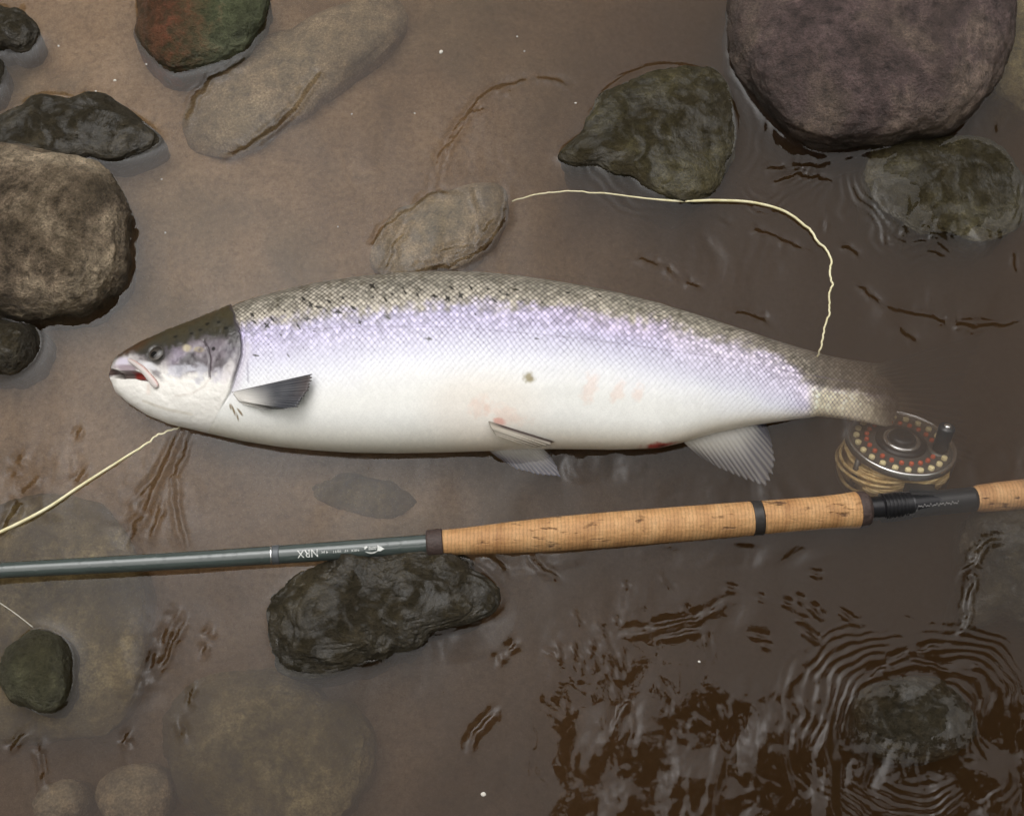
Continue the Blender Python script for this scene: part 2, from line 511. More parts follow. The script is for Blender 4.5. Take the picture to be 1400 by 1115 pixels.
stone('stone', 'small rounded grey stone leaning on the wide olive stone', 54, 918, 48, 56, D(14), 0.020, M_green, 71, 0.09, 2.5, zmid=-0.002, outline=[(3, 920), (25, 878), (50, 856), (87, 868), (104, 915), (100, 947), (76, 979), (38, 970), (13, 947)])
stone('stone', 'weedy green stone under water below the jagged dark stone', 405, 1015, 140, 92, D(-10), -0.028, M_olive, 75, 0.12, outline=[(205, 990), (260, 938), (350, 922), (450, 948), (514, 1000), (508, 1060), (470, 1118), (350, 1135), (238, 1092)])
stone('stone', 'pale pebble with yellow side in the bottom silt', 84, 1096, 34, 24, D(20), -0.020, M_silt, 77, 0.12)
stone('stone', 'pinkish buff pebble beside the pale yellow-sided pebble', 184, 1086, 48, 36, D(5), -0.022, M_silt, 79, 0.10)
stone('stone', 'dark weedy stone under the end of the lower cork grip', 1385, 778, 62, 92, D(-15), -0.010, M_dark, 82, 0.16, outline=[(1308, 868), (1328, 790), (1318, 720), (1345, 688), (1420, 680), (1450, 780), (1420, 872), (1360, 852)])
stone('stone', 'dark stone barely breaking the surface inside the ring ripples', 1250, 985, 72, 50, D(6), 0.0015, M_dark, 88, 0.14)
stone('stone', 'dim grey stone under water between the salmon belly and the rod blank', 500, 682, 72, 30, D(-8), -0.030, M_olive, 92, 0.14)

# ------------------------------------------------------------------ salmon
NX = 1100
XS = np.linspace(149.0, 1236.0, NX)
TOP = [(149, 502), (153, 496), (160, 489), (175, 479), (195, 468), (230, 453), (265, 440), (310, 424), (350, 410), (400, 397), (450, 387), (500, 380), (550, 376),
       (600, 374), (650, 375), (700, 379), (750, 386), (800, 394), (850, 404), (900, 417), (950, 432), (1000, 449), (1050, 466), (1090, 478), (1120, 486), (1160, 493), (1200, 497), (1236, 496)]
BOT = [(149, 520), (152, 528), (158, 536), (175, 551), (200, 567), (230, 579), (260, 586), (290, 593), (330, 602), (380, 610), (430, 615), (480, 618), (540, 619), (600, 618),
       (660, 616), (720, 613), (780, 613), (840, 614), (900, 612), (935, 604), (980, 590), (1030, 579), (1080, 572), (1120, 567), (1160, 572), (1195, 580), (1236, 590)]


def crv(pts, x, sm=9):
    pts = np.array(pts, float)
    xs = np.linspace(pts[0, 0] - 60, pts[-1, 0] + 60, 3000)
    ys = np.interp(xs, pts[:, 0], pts[:, 1])
    k = max(3, int(sm / (xs[1] - xs[0])) | 1)
    ker = np.hanning(k + 2)[1:-1]; ker /= ker.sum()
    yp = np.convolve(np.pad(ys, k // 2, mode='edge'), ker, mode='valid')
    return np.interp(x, xs, yp)


top = crv(TOP, XS, 14); bot = crv(BOT, XS, 14)
tipc = np.sqrt(np.clip((XS - 149) / 9.0, 0, 1)); tipc = np.clip(tipc, 0.05, 1)
mid = (top + bot) / 2; top = mid + (top - mid) * tipc; bot = mid + (bot - mid) * tipc
zt = crv([(140, 0.0), (300, 0.004), (600, 0.007), (860, 0.005), (950, 0.001), (1050, -0.015), (1100, -0.025), (1122, -0.032), (1150, -0.039), (1180, -0.046), (1205, -0.058), (1240, -0.088)], XS, 60)
zb_ = crv([(140, 0.003), (300, 0.007), (600, 0.009), (1000, 0.010), (1075, 0.006), (1108, 0.001), (1118, -0.008), (1135, -0.016), (1160, -0.021), (1195, -0.030), (1215, -0.044), (1240, -0.080)], XS, 30)
half_t = crv([(140, 0.008), (160, 0.013), (200, 0.021), (260, 0.030), (330, 0.037), (450, 0.044), (600, 0.047), (750, 0.044), (900, 0.035), (1000, 0.026), (1080, 0.0185), (1120, 0.0155), (1180, 0.010), (1215, 0.005), (1236, 0.0018)], XS, 30) * np.clip(np.sqrt(np.clip((XS - 148) / 16, 0, 1)), 0.05, 1)
PT = px(XS, top, zt); PB = px(XS, bot, zb_)
CE = (PT + PB) / 2; AV = (PT - PB) / 2 * 0.985
NV = np.cross(np.array([1.0, 0, 0])[None, :], AV); NV /= np.linalg.norm(NV, axis=1)[:, None]
NU, NL = 330, 50
phu = np.linspace(0, math.pi, NU)
phl = np.linspace(math.pi, 2 * math.pi, NL + 2)[1:-1]
phi = np.concatenate([phu, phl])
ne = 2.15
cs = np.sign(np.cos(phi)) * np.abs(np.cos(phi)) ** (2 / ne); sn = np.sign(np.sin(phi)) * np.abs(np.sin(phi)) ** (2 / ne)
P = CE[:, None, :] + AV[:, None, :] * cs[None, :, None] + NV[:, None, :] * (half_t[:, None] * sn[None, :])[:, :, None]
Uu = P[:, :NU]
FX, FY = proj(Uu)                                     # where each flank point shows in the photo
# surface normals of the upper half
dU = np.gradient(Uu, axis=0); dV = np.gradient(Uu, axis=1)
NN = np.cross(dV, dU); NN /= np.linalg.norm(NN, axis=2)[:, :, None] + 1e-12
if NN[NX // 2, NU // 2, 2] < 0: NN = -NN
# arc coordinates for the scales
q = np.concatenate([np.zeros((NX, 1)), np.cumsum(np.linalg.norm(np.diff(Uu, axis=1), axis=2), axis=1)], axis=1)
LAT = crv([(320, 452), (400, 451), (500, 446), (620, 447), (700, 454), (800, 463), (900, 477), (1000, 491), (1080, 508), (1236, 535)], FX, 40)
latj = np.argmin(np.abs(FY - LAT), axis=1)
qref = crv(np.stack([XS, q[np.arange(NX), latj]], -1), XS, 60)
size = crv([(140, .0042), (330, .0044), (450, .0051), (800, .0056), (1000, .0050), (1236, .0040)], XS, 60)
pc = np.cumsum(np.gradient(CE[:, 0]) / size)[:, None] + 0 * q
qc = (q - qref[:, None]) / size[:, None] / 1.22
# slight irregularity
pc = pc + 0.30 * fbm(FX / 19, FY / 19, 31, 3); qc = qc + 0.30 * fbm(FX / 23 + 9, FY / 23, 37, 3)


def scale_cells(p_, q_):
    best = np.full(p_.shape, 9.0); bi = np.zeros(p_.shape); bj = np.zeros(p_.shape); bdx = np.zeros(p_.shape)
    for off in (0.0, 0.5):
        i = np.round(p_ - off); jj = np.round(q_ - off)
        dx = p_ - off - i; dy = q_ - off - jj
        l1 = np.abs(dx) + np.abs(dy)
        l2 = np.sqrt(dx * dx + dy * dy) * 1.22
        d = 0.7 * l1 + 0.3 * l2
        u = d < best
        best = np.where(u, d, best); bi = np.where(u, i + off, bi); bj = np.where(u, jj + off, bj); bdx = np.where(u, dx, bdx)
    return best, bi * 2, bj * 2, bdx


sd_, si, sj, sdx = scale_cells(pc, qc)
srand = hash2(si + 500, sj + 500, 3); srand2 = hash2(si + 500, sj + 500, 8)
edge = sstep(0.37, 0.485, sd_)                         # 1 on the seam between scales
# gill cover edge
GE = [(405, 318), (425, 319), (440, 324), (455, 329), (470, 331.5), (485, 331), (500, 327), (515, 322), (535, 315), (560, 300), (590, 284), (640, 270)]
ge = np.interp(FY, [g[0] for g in GE], [g[1] for g in GE])
dge = FX - ge
dge = dge + 7 * fbm(FX / 9, FY / 9, 51, 3) * (1 - sstep(445, 465, FY))
body = sstep(-1.0, 1.5, dge)                          # 1 behind the gill cover
tt = np.clip((FY - top[:, None]) / (bot - top)[:, None], 0, 1)

C = np.zeros(FX.shape + (3,))


def put(mask, rgb):
    global C
    m = np.clip(mask, 0, 1)[..., None]
    C = C * (1 - m) + lin(rgb) * m


def blob(x, y, rx, ry, rgb, op=1.0, ang=0.0, nz=0.35, soft=0.5, s=1):
    ca, sa = math.cos(math.radians(ang)), math.sin(math.radians(ang))
    dx = FX - x; dy = FY - y
    u = (dx * ca + dy * sa) / rx; v_ = (-dx * sa + dy * ca) / ry
    d = np.sqrt(u * u + v_ * v_) + nz * NZ1
    put(op * (1 - sstep(1 - soft, 1 + soft, d)), rgb)


NZ1 = fbm(FX / 9, FY / 9, 51, 4); NZ2 = fbm(FX / 30, FY / 30, 57, 4); NZ3 = fbm(FX / 3, FY / 3, 61, 3)
VB = crv([(330, 448), (400, 440), (500, 431), (560, 424), (640, 417), (720, 420), (800, 427), (900, 444), (960, 460), (1030, 476), (1080, 498), (1105, 525), (1140, 535), (1236, 545)], FX, 40)   # beige back / violet flank
dv = FY - VB + 7 * NZ2
# flank colours, the reflections of silvery scales painted in with them
C[:] = lin((246, 246, 242))
put(1 - sstep(40, 118, dv), (226, 228, 241))
put((1 - sstep(14, 78, dv)), (190, 183, 214))
put((1 - sstep(4, 34, dv)) * sstep(560, 900, FX) * 0.6, (202, 184, 208))
put((1 - sstep(15, 70, dv)) * sstep(850, 980, FX) * 0.6, (224, 216, 230))
put(1 - sstep(-14, 12, dv + 16 * NZ1), (158, 151, 139))
put((1 - sstep(-42, -8, dv)) * 0.6, (124, 119, 110))
put((1 - sstep(0.0, 0.10, tt + 0.10 * NZ2)) * 0.6, (104, 100, 90))
put((1 - sstep(-8, 4, dv)) * sstep(930, 1080, FX) * 0.7, (96, 88, 80))
put(sstep(1100, 1118, FX) * sstep(-6, 10, dv), (238, 230, 206))
put(sstep(1100, 1125, FX) * (1 - sstep(-8, 6, dv)) * 0.7, (104, 96, 86))
put(sstep(1160, 1225, FX) * 0.85, (96, 85, 70))
# cream of the lower belly, with its soft shading painted in
put(sstep(0.80, 1.0, tt) * 0.55, (228, 218, 196))
put((1 - sstep(40, 110, np.hypot(FX - 660, (FY - 560) * 1.6))) * 0.25, (244, 222, 200))
blob(722, 515, 7, 7, (150, 136, 92), 0.9, 0, 0.8)
for (x, y, rx, ry) in [(806, 532, 9, 20), (845, 536, 9, 13), (655, 556, 12, 14), (690, 566, 30, 10), (873, 536, 7, 10)]:
    blob(x, y, rx, ry, (242, 208, 190), 0.36, 20, 0.8)
blob(903, 610, 20, 5, (190, 50, 44), 0.9, -4, 0.7); blob(908, 611, 9, 3, (70, 26, 20), 0.9, 0, 0.7)
blob(683, 576, 7, 4, (226, 150, 134), 0.6, 20, 0.8)
scale_zone = body
vis = (1 - sstep(28, 92, dv)) * 0.9 + 0.04
vis = vis * (0.55 + 0.6 * np.clip(NZ2 + 0.5, 0, 1)) * (0.62 + 0.55 * srand2) * (0.8 + 0.5 * np.clip(NZ1 + 0.5, 0, 1))
seam_c = np.where((dv < 0)[..., None], lin((58, 50, 42)), lin((112, 104, 134)))
m = (edge * vis * scale_zone * np.where(dv < 0, 0.95, 0.8))[..., None]
C = C * (1 - np.clip(m, 0, 1)) + seam_c * np.clip(m, 0, 1)
# sparkle of the scales painted into their colour: varied tone, bright centres
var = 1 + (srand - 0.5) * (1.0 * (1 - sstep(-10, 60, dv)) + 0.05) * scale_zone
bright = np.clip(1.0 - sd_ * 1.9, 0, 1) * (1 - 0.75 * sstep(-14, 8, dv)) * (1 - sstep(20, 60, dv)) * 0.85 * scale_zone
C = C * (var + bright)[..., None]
# lateral line
put((1 - sstep(0.6, 1.5, np.abs(FY - LAT))) * body * 0.30 * (0.6 + 0.8 * hash2(np.floor(FX / 5), np.floor(FX * 0), 2)), (110, 100, 122))
SP = [(347.7, 440), (361, 428), (389, 425), (402, 427), (425, 417), (436, 420), (450, 412), (469, 407), (488, 405), (510, 406), (527, 410), (463, 427), (483, 421), (554, 400),
      (551, 394), (574, 396), (571, 403), (594, 405), (530, 434), (492, 441), (430, 453), (384, 458), (394, 486), (350, 486), (509, 391), (644, 394), (667, 395), (672, 401), (684, 399),
      (693, 403), (676, 411), (630, 404), (776, 400), (741, 414), (650, 430), (734, 463), (365, 445), (408, 446), (420, 436), (446, 424), (500, 398), (536, 402), (618, 394), (612, 408),
      (705, 396), (820, 405), (858, 416), (900, 432), (345, 430), (372, 436), (586, 463), (415, 409), (380, 417)]
for k, (x, y) in enumerate(SP):
    dx = FX - x; dy = FY - y
    a = 0.6 + 0.5 * math.sin(k * 2.1)
    ca, sa = math.cos(a), math.sin(a)
    u = dx * ca + dy * sa; v_ = -dx * sa + dy * ca
    s = 2.6 + 1.1 * math.sin(k * 5.3)
    d = np.minimum(np.hypot(u / (s * 1.5), v_ / (s * 0.42)), np.hypot(u / (s * 0.42), v_ / (s * (0.7 + 0.5 * math.sin(k * 3.7)))))
    put((1 - sstep(0.7, 1.3, d)) * 0.95, (26, 22, 22))
# mottled dirt along the back
put(np.clip(sstep(0.12, 0.5, NZ1) * (1 - sstep(-30, 10, dv)) * 0.45, 0, 1) * body, (70, 62, 46))

# ---- head
Cb = C.copy()
C[:] = lin((247, 244, 238))
hb = np.interp(FX, [140, 176, 196, 214, 232, 250, 275, 300, 335], [478, 487, 496, 499, 505, 509, 512, 512, 506])   # dark cap / white cheek
dh = FY - hb + 10 * NZ1
put(1 - sstep(-12, 16, dh), (132, 122, 130))
put((1 - sstep(-14, 2, FY - np.interp(FX, [140, 176, 215, 235, 250, 275, 300, 335], [476, 487, 506, 492, 478, 470, 472, 474]) + 7 * NZ1)), (58, 56, 50))
put((1 - sstep(0.0, 0.25, tt + 0.1 * NZ1)) * 0.8, (72, 64, 44))
blob(178, 474, 26, 9, (84, 58, 40), 0.6, -22, 0.5)
blob(246, 489, 17, 11, (146, 136, 152), 0.9, 18, 0.9)
blob(256, 476, 6, 4.5, (196, 184, 156), 0.9, 0, 0.5); blob(273, 478, 8, 3.5, (168, 154, 124), 0.8, 5, 0.7)
blob(262, 495, 19, 11, (84, 76, 82), 0.9, -20, 0.9); blob(256, 492, 15, 8, (66, 60, 64), 0.85, -15, 0.9)
blob(283, 490, 9, 14, (92, 84, 90), 0.9, 10, 0.9)
blob(300, 478, 20, 13, (122, 114, 122), 0.8, 0, 0.6); blob(305, 499, 15, 14, (66, 56, 62), 0.9, -20, 0.9)
blob(318, 486, 12, 18, (92, 86, 96), 0.8, 10, 0.8); blob(322, 462, 9, 10, (58, 54, 54), 0.9, 0, 0.6)
blob(242, 506, 16, 6, (214, 214, 226), 0.6, -10, 1.2); blob(275, 513, 9, 12, (206, 206, 216), 0.6, 10, 1.0)
blob(300, 516, 14, 9, (206, 202, 212), 0.7, -25, 0.9); blob(312, 512, 7, 20, (228, 222, 222), 0.7, 22, 0.7)
blob(292.3, 477, 2.6, 2.6, (34, 30, 32), 1.0, 0, 0.1, 0.35)
for (x, y) in [(240, 460), (274, 451), (284, 443), (300, 442), (310, 450), (262, 456)]:
    blob(x, y, 3, 1.7, (26, 24, 22), 0.9, -10, 0.3, 0.35)
blob(214, 510, 12, 5, (96, 88, 96), 0.8, 50, 0.6)
blob(214, 483, 17, 13, (60, 57, 55), 0.7, 0, 0.5)
blob(205, 500, 13, 4, (226, 226, 230), 0.85, 22, 0.8)           # pale bone under the eye
blob(168, 495, 10, 6, (212, 204, 220), 0.95, -20, 0.4)          # pale tip of the upper jaw
blob(172, 503, 16, 4.5, (150, 132, 142), 0.9, 4, 0.4)
# seams of the gill plates
for pts, w_, c_, o_ in [([(279, 466), (285, 478), (288, 492), (286, 506), (287, 517)], 1.1, (64, 54, 60), 0.85),
                        ([(287, 517), (280, 528), (262, 538), (240, 541)], 1.0, (222, 214, 206), 0.6),
                        ([(196, 548), (230, 560), (262, 566)], 1.2, (226, 220, 208), 0.8)]:
    pp = np.array(pts, float); dmin = np.full(FX.shape, 99.0)
    for a_, b2 in zip(pp[:-1], pp[1:]):
        ab = b2 - a_; tq = np.clip(((FX - a_[0]) * ab[0] + (FY - a_[1]) * ab[1]) / (ab @ ab), 0, 1)
        dmin = np.minimum(dmin, np.hypot(FX - a_[0] - tq * ab[0], FY - a_[1] - tq * ab[1]))
    put(o_ * (1 - sstep(w_, w_ * 2.2, dmin)), c_)
    if o_ == 0.85: plate = dmin
put((1 - sstep(1.0, 5.0, np.abs(dge + 1))) * (1 - sstep(515, 540, FY)) * 0.75, (70, 64, 72))
# mouth
ML = np.interp(FX, [140, 152, 165, 185, 203, 215], [509, 510, 512, 512, 518, 526])
mw = np.interp(FX, [140, 152, 170, 190, 203, 208], [6.0, 6.0, 5.5, 5.5, 3.0, 0.0])
mouth = (1 - sstep(0.75, 1.1, np.abs(FY - ML) / np.maximum(mw, 0.01))) * (FX < 207)
put(mouth * 0.95, (92, 74, 70))
put(mouth * sstep(174, 180, FX), (150, 40, 28))
put(mouth * sstep(513, 516, FY) * sstep(170, 186, FX) * 0.7, (70, 40, 30))
put((1 - sstep(0, 5, np.abs(FX - 203))) * sstep(522, 527, FY) * (1 - sstep(536, 542, FY)) * 0.3, (226, 190, 170))
C = Cb * body[..., None] + C * (1 - body)[..., None]
# pale shoulder strip behind the gill opening, rake marks
put((1 - sstep(6, 17, dge)) * body * sstep(455, 475, FY) * (1 - sstep(525, 545, FY)) * 0.7, (206, 200, 212))
put((1 - sstep(0.6, 2.2, np.abs(FX - (338 + (FY - 480) * 0.03)))) * sstep(490, 498, FY) * (1 - sstep(520, 526, FY)) * 0.5, (120, 112, 136))
for (x, y, l, an) in [(319, 560, 9, 70), (325, 571, 6, 75), (328, 563, 5, 55), (315, 556, 4, 80)]:
    blob(x, y, l, 1.2, (120, 96, 44), 0.9, an, 0.6)
C = np.clip(C, 0.004, 1.0)
ALB = 0.92
C = C * ALB
# ---- relief
disp = np.zeros(FX.shape)
rel = (1 - sstep(50, 120, dv)) * 0.85 + 0.15
disp += scale_zone * rel * (0.00030 * (1 - edge) + 0.00032 * sdx + 0.00014 * (srand2 - 0.5))
disp += (1 - body) * 0.0022 * sstep(-60, -2, dge) * (1 - 0.85 * sstep(525, 565, FY))                         # gill cover stands proud of the shoulder
disp -= 0.0014 * np.exp(-((dge - 1.5) / 1.8) ** 2) * (1 - 0.9 * sstep(530, 560, FY))
disp -= (1 - body) * 0.0007 * np.exp(-(plate / 1.6) ** 2)
disp += (1 - body) * 0.0005 * NZ1 + 0.0003 * NZ2
disp -= 0.010 * mouth * sstep(-2, 12, 209 - FX)
disp += 0.0016 * np.exp(-(np.hypot((FX - 214) / 17, (FY - 483) / 15) ** 2))  # eye socket swell
disp -= 0.0030 * np.exp(-(np.hypot((FX - 214) / 9.5, (FY - 483) / 9.5) ** 4))
sock = 1.0
fade = np.sin(phu) ** 0.25
Uu2 = Uu + NN * (disp * fade[None, :])[..., None]
# the gap between the jaws also notches the outline
Uu2[..., 0] += mouth * 9 * PXM * np.exp(-((FX - 149) / 9.0) ** 2)
P2 = P.copy(); P2[:, :NU] = Uu2
idx = np.round(np.interp(2 * math.pi - phl, phu, np.arange(NU))).astype(int)
CC = np.concatenate([C, C[:, idx]], axis=1)
SAL = empty('salmon', tuple(px(690, 500, -0.04)))
tag(SAL, 'silver salmon with spotted back and white belly lying on its side in the water', 'fish')
M_fish = attr_mat('salmon_skin', 0.30, 700.0, 0.05, Specular_IOR_Level=0.5, Coat_Weight=0.25, Coat_Roughness=0.12)
VV = P2.reshape(-1, 3); nring = NU + NL
c0 = len(VV)
VV = np.vstack([VV, P2[0].mean(0), P2[-1].mean(0)])
k = np.arange(nring); k2 = (k + 1) % nring
FF = [grid_faces(NX, nring, True), np.stack([np.full(nring, c0), k, k2], -1), np.stack([np.full(nring, c0 + 1), (NX - 1) * nring + k2, (NX - 1) * nring + k], -1)]
CCf = np.vstack([CC.reshape(-1, 3), CC[0, :1], CC[-1, :1]])
mesh_np('body', VV, FF, M_fish, SAL, True, CCf)

xw_u = Uu2[..., 0].ravel(); yw_u = Uu2[..., 1].ravel()


def flank(X, Y):
    """world point on the fish's upper flank that shows at photo pixel X, Y"""
    i = int(np.clip(np.interp(X, XS, np.arange(NX)), 0, NX - 1))
    lo, hi = max(0, i - 25), min(NX, i + 26)
    d = (FX[lo:hi] - X) ** 2 + (FY[lo:hi] - Y) ** 2
    a_, b2 = np.unravel_index(np.argmin(d), d.shape)
    return Uu2[lo + a_, b2], NN[lo + a_, b2]


# eye
pe, ne_ = flank(214, 483)
ex = np.array([1.0, 0, 0]); ex = ex - ne_ * (ex @ ne_); ex /= np.linalg.norm(ex); ey = np.cross(ne_, ex)
nr_, na_ = 26, 40
rad = np.linspace(0, 1, nr_); ang = np.linspace(0, 2 * math.pi, na_, endpoint=False)
RA, AN = np.meshgrid(rad, ang, indexing='ij')
ER = 11.0 * PXM
hgt = 0.0028 * np.sqrt(np.clip(1 - (RA * 0.98) ** 2, 0, 1)) + 0.0012
VE = pe + ex * (ER * RA * np.cos(AN))[..., None] + ey * (ER * RA * np.sin(AN))[..., None] + ne_ * hgt[..., None]
ec = np.zeros(RA.shape + (3,)); ec[:] = lin((84, 76, 70))
mm = sstep(0.80, 0.92, RA)[..., None]; ec = ec * (1 - mm) + lin((150, 142, 134)) * mm
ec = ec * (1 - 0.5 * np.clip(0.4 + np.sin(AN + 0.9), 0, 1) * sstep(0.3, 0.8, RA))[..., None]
mm = (1 - sstep(0.86, 1.0, RA) * 0)[..., None]
VE = np.vstack([VE.reshape(-1, 3)])
M_eye = attr_mat('eye_wet', 0.3, 900.0, 0.15, Coat_Weight=0.4, Coat_Roughness=0.05)
eye = mesh_np('eye', VE, grid_faces(nr_, na_, True), M_eye, SAL, True, ec * 0.5)
pp = pe - ex * 0.12 * ER + ey * (-0.25 * ER)
RA2 = RA * 0.42 * ER
hp = 0.0028 + 0.0013 + 0.0004 * np.sqrt(np.clip(1 - RA ** 2, 0, 1)) - 0.0003
VP = pp + ex * (RA2 * np.cos(AN))[..., None] + ey * (RA2 * np.sin(AN))[..., None] + ne_ * hp[..., None]
M_black = plain_mat('pupil_black', (0.01, 0.009, 0.009), 0.08)
mesh_np('pupil', VP.reshape(-1, 3), grid_faces(nr_, na_, True), M_black, eye)


def strip(name, pts, wid, hgt, mat, cfun, n=60, m=18, lift=0.0006, parent=SAL):
    """a rounded bone-like strip laid on the flank along photo-pixel points"""
    P3, N3 = [], []
    pts = np.array(pts, float)
    s = np.concatenate([[0], np.cumsum(np.hypot(*np.diff(pts, axis=0).T))]); s /= s[-1]
    u = np.linspace(0, 1, n)
    for ui in u:
        a_, b2 = flank(np.interp(ui, s, pts[:, 0]), np.interp(ui, s, pts[:, 1])); P3.append(a_); N3.append(b2)
    P3 = np.array(P3); N3 = np.array(N3)
    for _ in range(6):
        P3[1:-1] = (P3[:-2] + P3[1:-1] + P3[2:]) / 3; N3[1:-1] = (N3[:-2] + N3[1:-1] + N3[2:]) / 3
    zlift = np.maximum.accumulate(P3[:, 2]) if False else P3[:, 2]
    T = np.gradient(P3, axis=0); T /= np.linalg.norm(T, axis=1)[:, None]
    S = np.cross(N3, T); S /= np.linalg.norm(S, axis=1)[:, None]
    a = np.linspace(0, 2 * math.pi, m, endpoint=False)
    ww = wid(u); hh = hgt(u)
    V = P3[:, None] + S[:, None] * (ww[:, None] * np.cos(a))[..., None] + N3[:, None] * (hh[:, None] * (np.sin(a)) + lift)[..., None]
    c = cfun(u[:, None] + 0 * a, a[None, :] + 0 * u[:, None])
    V = V.reshape(-1, 3); c0 = len(V)
    V = np.vstack([V, P3[:1], P3[-1:]]); k = np.arange(m); k2 = (k + 1) % m
    F = [grid_faces(n, m, True), np.stack([np.full(m, c0), k, k2], -1), np.stack([np.full(m, c0 + 1), (n - 1) * m + k2, (n - 1) * m + k], -1)]
    c = np.vstack([c.reshape(-1, 3), c[0, :1], c[-1, :1]])
    return mesh_np(name, V, F, mat, parent, True, c)


def jaw_col(u, a):
    c = np.zeros(u.shape + (3,)); c[:] = lin((240, 230, 226)) * 0.7
    m_ = (sstep(0.2, 0.9, np.cos(a)) * 0.6)[..., None]
    return c * (1 - m_) + lin((240, 176, 164)) * 0.7 * m_


rp = lambda u: np.sqrt(np.clip(1 - (2 * u - 1) ** 8, 0.02, 1))
strip('maxilla', [(176, 492), (185, 497), (196, 505), (205, 515), (213, 525), (217, 530)], lambda u: PXM * (3.0 + 2.6 * u) * rp(u), lambda u: 0.0016 * rp(u), M_fish, jaw_col, lift=0.0018)

# ---- fins
M_fin = NT('fin_skin')
a_ = M_fin.n('ShaderNodeAttribute', attribute_name='Col')
tr = M_fin.n('ShaderNodeBsdfTranslucent'); M_fin.set(tr.inputs['Color'], a_.outputs['Color'])
pb = M_fin.pbsdf(a_.outputs['Color'], 0.35)
ms = M_fin.n('ShaderNodeMixShader'); ms.inputs[0].default_value = 0.2
M_fin.t.links.new(pb.outputs[0], ms.inputs[1]); M_fin.t.links.new(tr.outputs[0], ms.inputs[2])
M_fin.t.links.new(ms.outputs[0], M_fin.out.inputs['Surface'])
M_fin = M_fin.m


def fin(name, base, tip, zf, cfun, nray=14, nr=40, nk=160, ridge=0.0004, thick=0.0008, frayed=0.02, seed=1, parent=SAL):
    """rays run from the polyline base to the polyline tip (photo pixels); zf(X, Y, r, k) gives height or None to lie on the flank"""
    base = np.array(base, float); tip = np.array(tip, float)

    def along(p, u):
        s = np.concatenate([[0], np.cumsum(np.hypot(*np.diff(p, axis=0).T) + 1e-6)]); s /= s[-1]
        return np.stack([np.interp(u, s, p[:, 0]), np.interp(u, s, p[:, 1])], -1)
    kk = np.linspace(0, 1, nk); B = along(base, kk); Tp = along(tip, kk)
    ray = 0.5 + 0.5 * np.cos(2 * math.pi * kk * nray)
    fr = 1 - frayed * (1 - ray) * 1.5 - frayed * np.abs(fbm(kk * nray * 1.3, kk * 0, seed, 3)) * 2
    r = np.linspace(0, 1, nr)
    XY = B[None] + (Tp - B)[None] * (r[:, None] * fr[None, :])[..., None]
    RR_, KK_ = np.meshgrid(r, kk, indexing='ij')
    Zz = zf(XY[..., 0], XY[..., 1], RR_, KK_)
    Pm = px(XY[..., 0], XY[..., 1], Zz)
    du = np.gradient(Pm, axis=0); dv_ = np.gradient(Pm, axis=1)
    N = np.cross(du, dv_); N /= np.linalg.norm(N, axis=2)[..., None] + 1e-12
    N = np.where((N[..., 2:3] < 0), -N, N)
    hh = (thick * (1.0 - 0.7 * RR_) + ridge * ray[None, :] * (1 - 0.5 * RR_))[..., None]
    up_ = Pm + N * hh; dn_ = Pm - N * hh
    c = cfun(RR_, KK_, ray[None, :] + 0 * RR_)
    n_ = nr * nk
    V = np.vstack([up_.reshape(-1, 3), dn_.reshape(-1, 3)])
    f1 = grid_faces(nr, nk); f2 = grid_faces(nr, nk)[:, ::-1] + n_
    ring = np.concatenate([np.arange(nk), np.arange(1, nr) * nk + nk - 1, (nr - 1) * nk + np.arange(nk - 2, -1, -1), np.arange(nr - 2, 0, -1) * nk])
    r2 = np.roll(ring, -1)
    f3 = np.stack([ring, r2, r2 + n_, ring + n_], -1)
    return mesh_np(name, V, [f1, f2, f3], M_fin, parent, True, np.vstack([c.reshape(-1, 3)] * 2))


def mixc(a, b_, m_):
    m_ = np.clip(m_, 0, 1)[..., None]
    return lin(a) * (1 - m_) + lin(b_) * m_


fz = np.zeros(0)
XSc = XS


def flank_z(X, Y, lift):
    out = np.zeros(X.shape)
    for i in range(0, X.shape[0]):
        for j in range(0, X.shape[1], 8):
            out[i, j:j + 8] = flank(X[i, j], Y[i, j])[0][2]
    return out + lift


def pect_z(X, Y, r, k_):
    i = np.linspace(0, X.shape[0] - 1, X.shape[0]).astype(int)
    z0 = flank_z(X[::4, ::16], Y[::4, ::16], 0)
    # smooth upsample
    z1 = np.stack([np.interp(np.linspace(0, 1, X.shape[1]), np.linspace(0, 1, z0.shape[1]), row) for row in z0])
    z2 = np.stack([np.interp(np.linspace(0, 1, X.shape[0]), np.linspace(0, 1, z1.shape[0]), z1[:, c]) for c in range(z1.shape[1])], -1)
    return z2 + 0.0002 + 0.0014 * sstep(0.0, 0.3, r) + 0.007 * r ** 1.2 * (1 - 0.5 * k_)


def pect_col(r, k_, ray):
    m_ = sstep(0.12, 0.75, r + 0.55 * (0.5 - k_)) * (0.93 + 0.07 * ray) * (1 - 0.55 * sstep(0.72, 1.0, k_))
    c = mixc((250, 246, 240), (44, 48, 62), m_)
    br = (sstep(0.75, 1, r) * (1 - sstep(0.2, 0.5, k_)) * 0.6)[..., None]
    c = c * (1 - br) + lin((96, 78, 72)) * br
    e = ((1 - sstep(0.0, 0.035, k_)) * 0.9)[..., None]
    return (c * (1 - e) + lin((30, 28, 34)) * e) * (0.92 - 0.2 * sstep(0.1, 0.5, r))[..., None]


fin('pectoral_fin', [(317, 536), (320, 540), (325, 546), (332, 552)], [(427, 511), (427, 519), (423, 532), (416, 543), (407, 556), (386, 559), (362, 560)], pect_z, pect_col, 21, 33, 161, 0.00010, 0.0006, 0.02, 3)


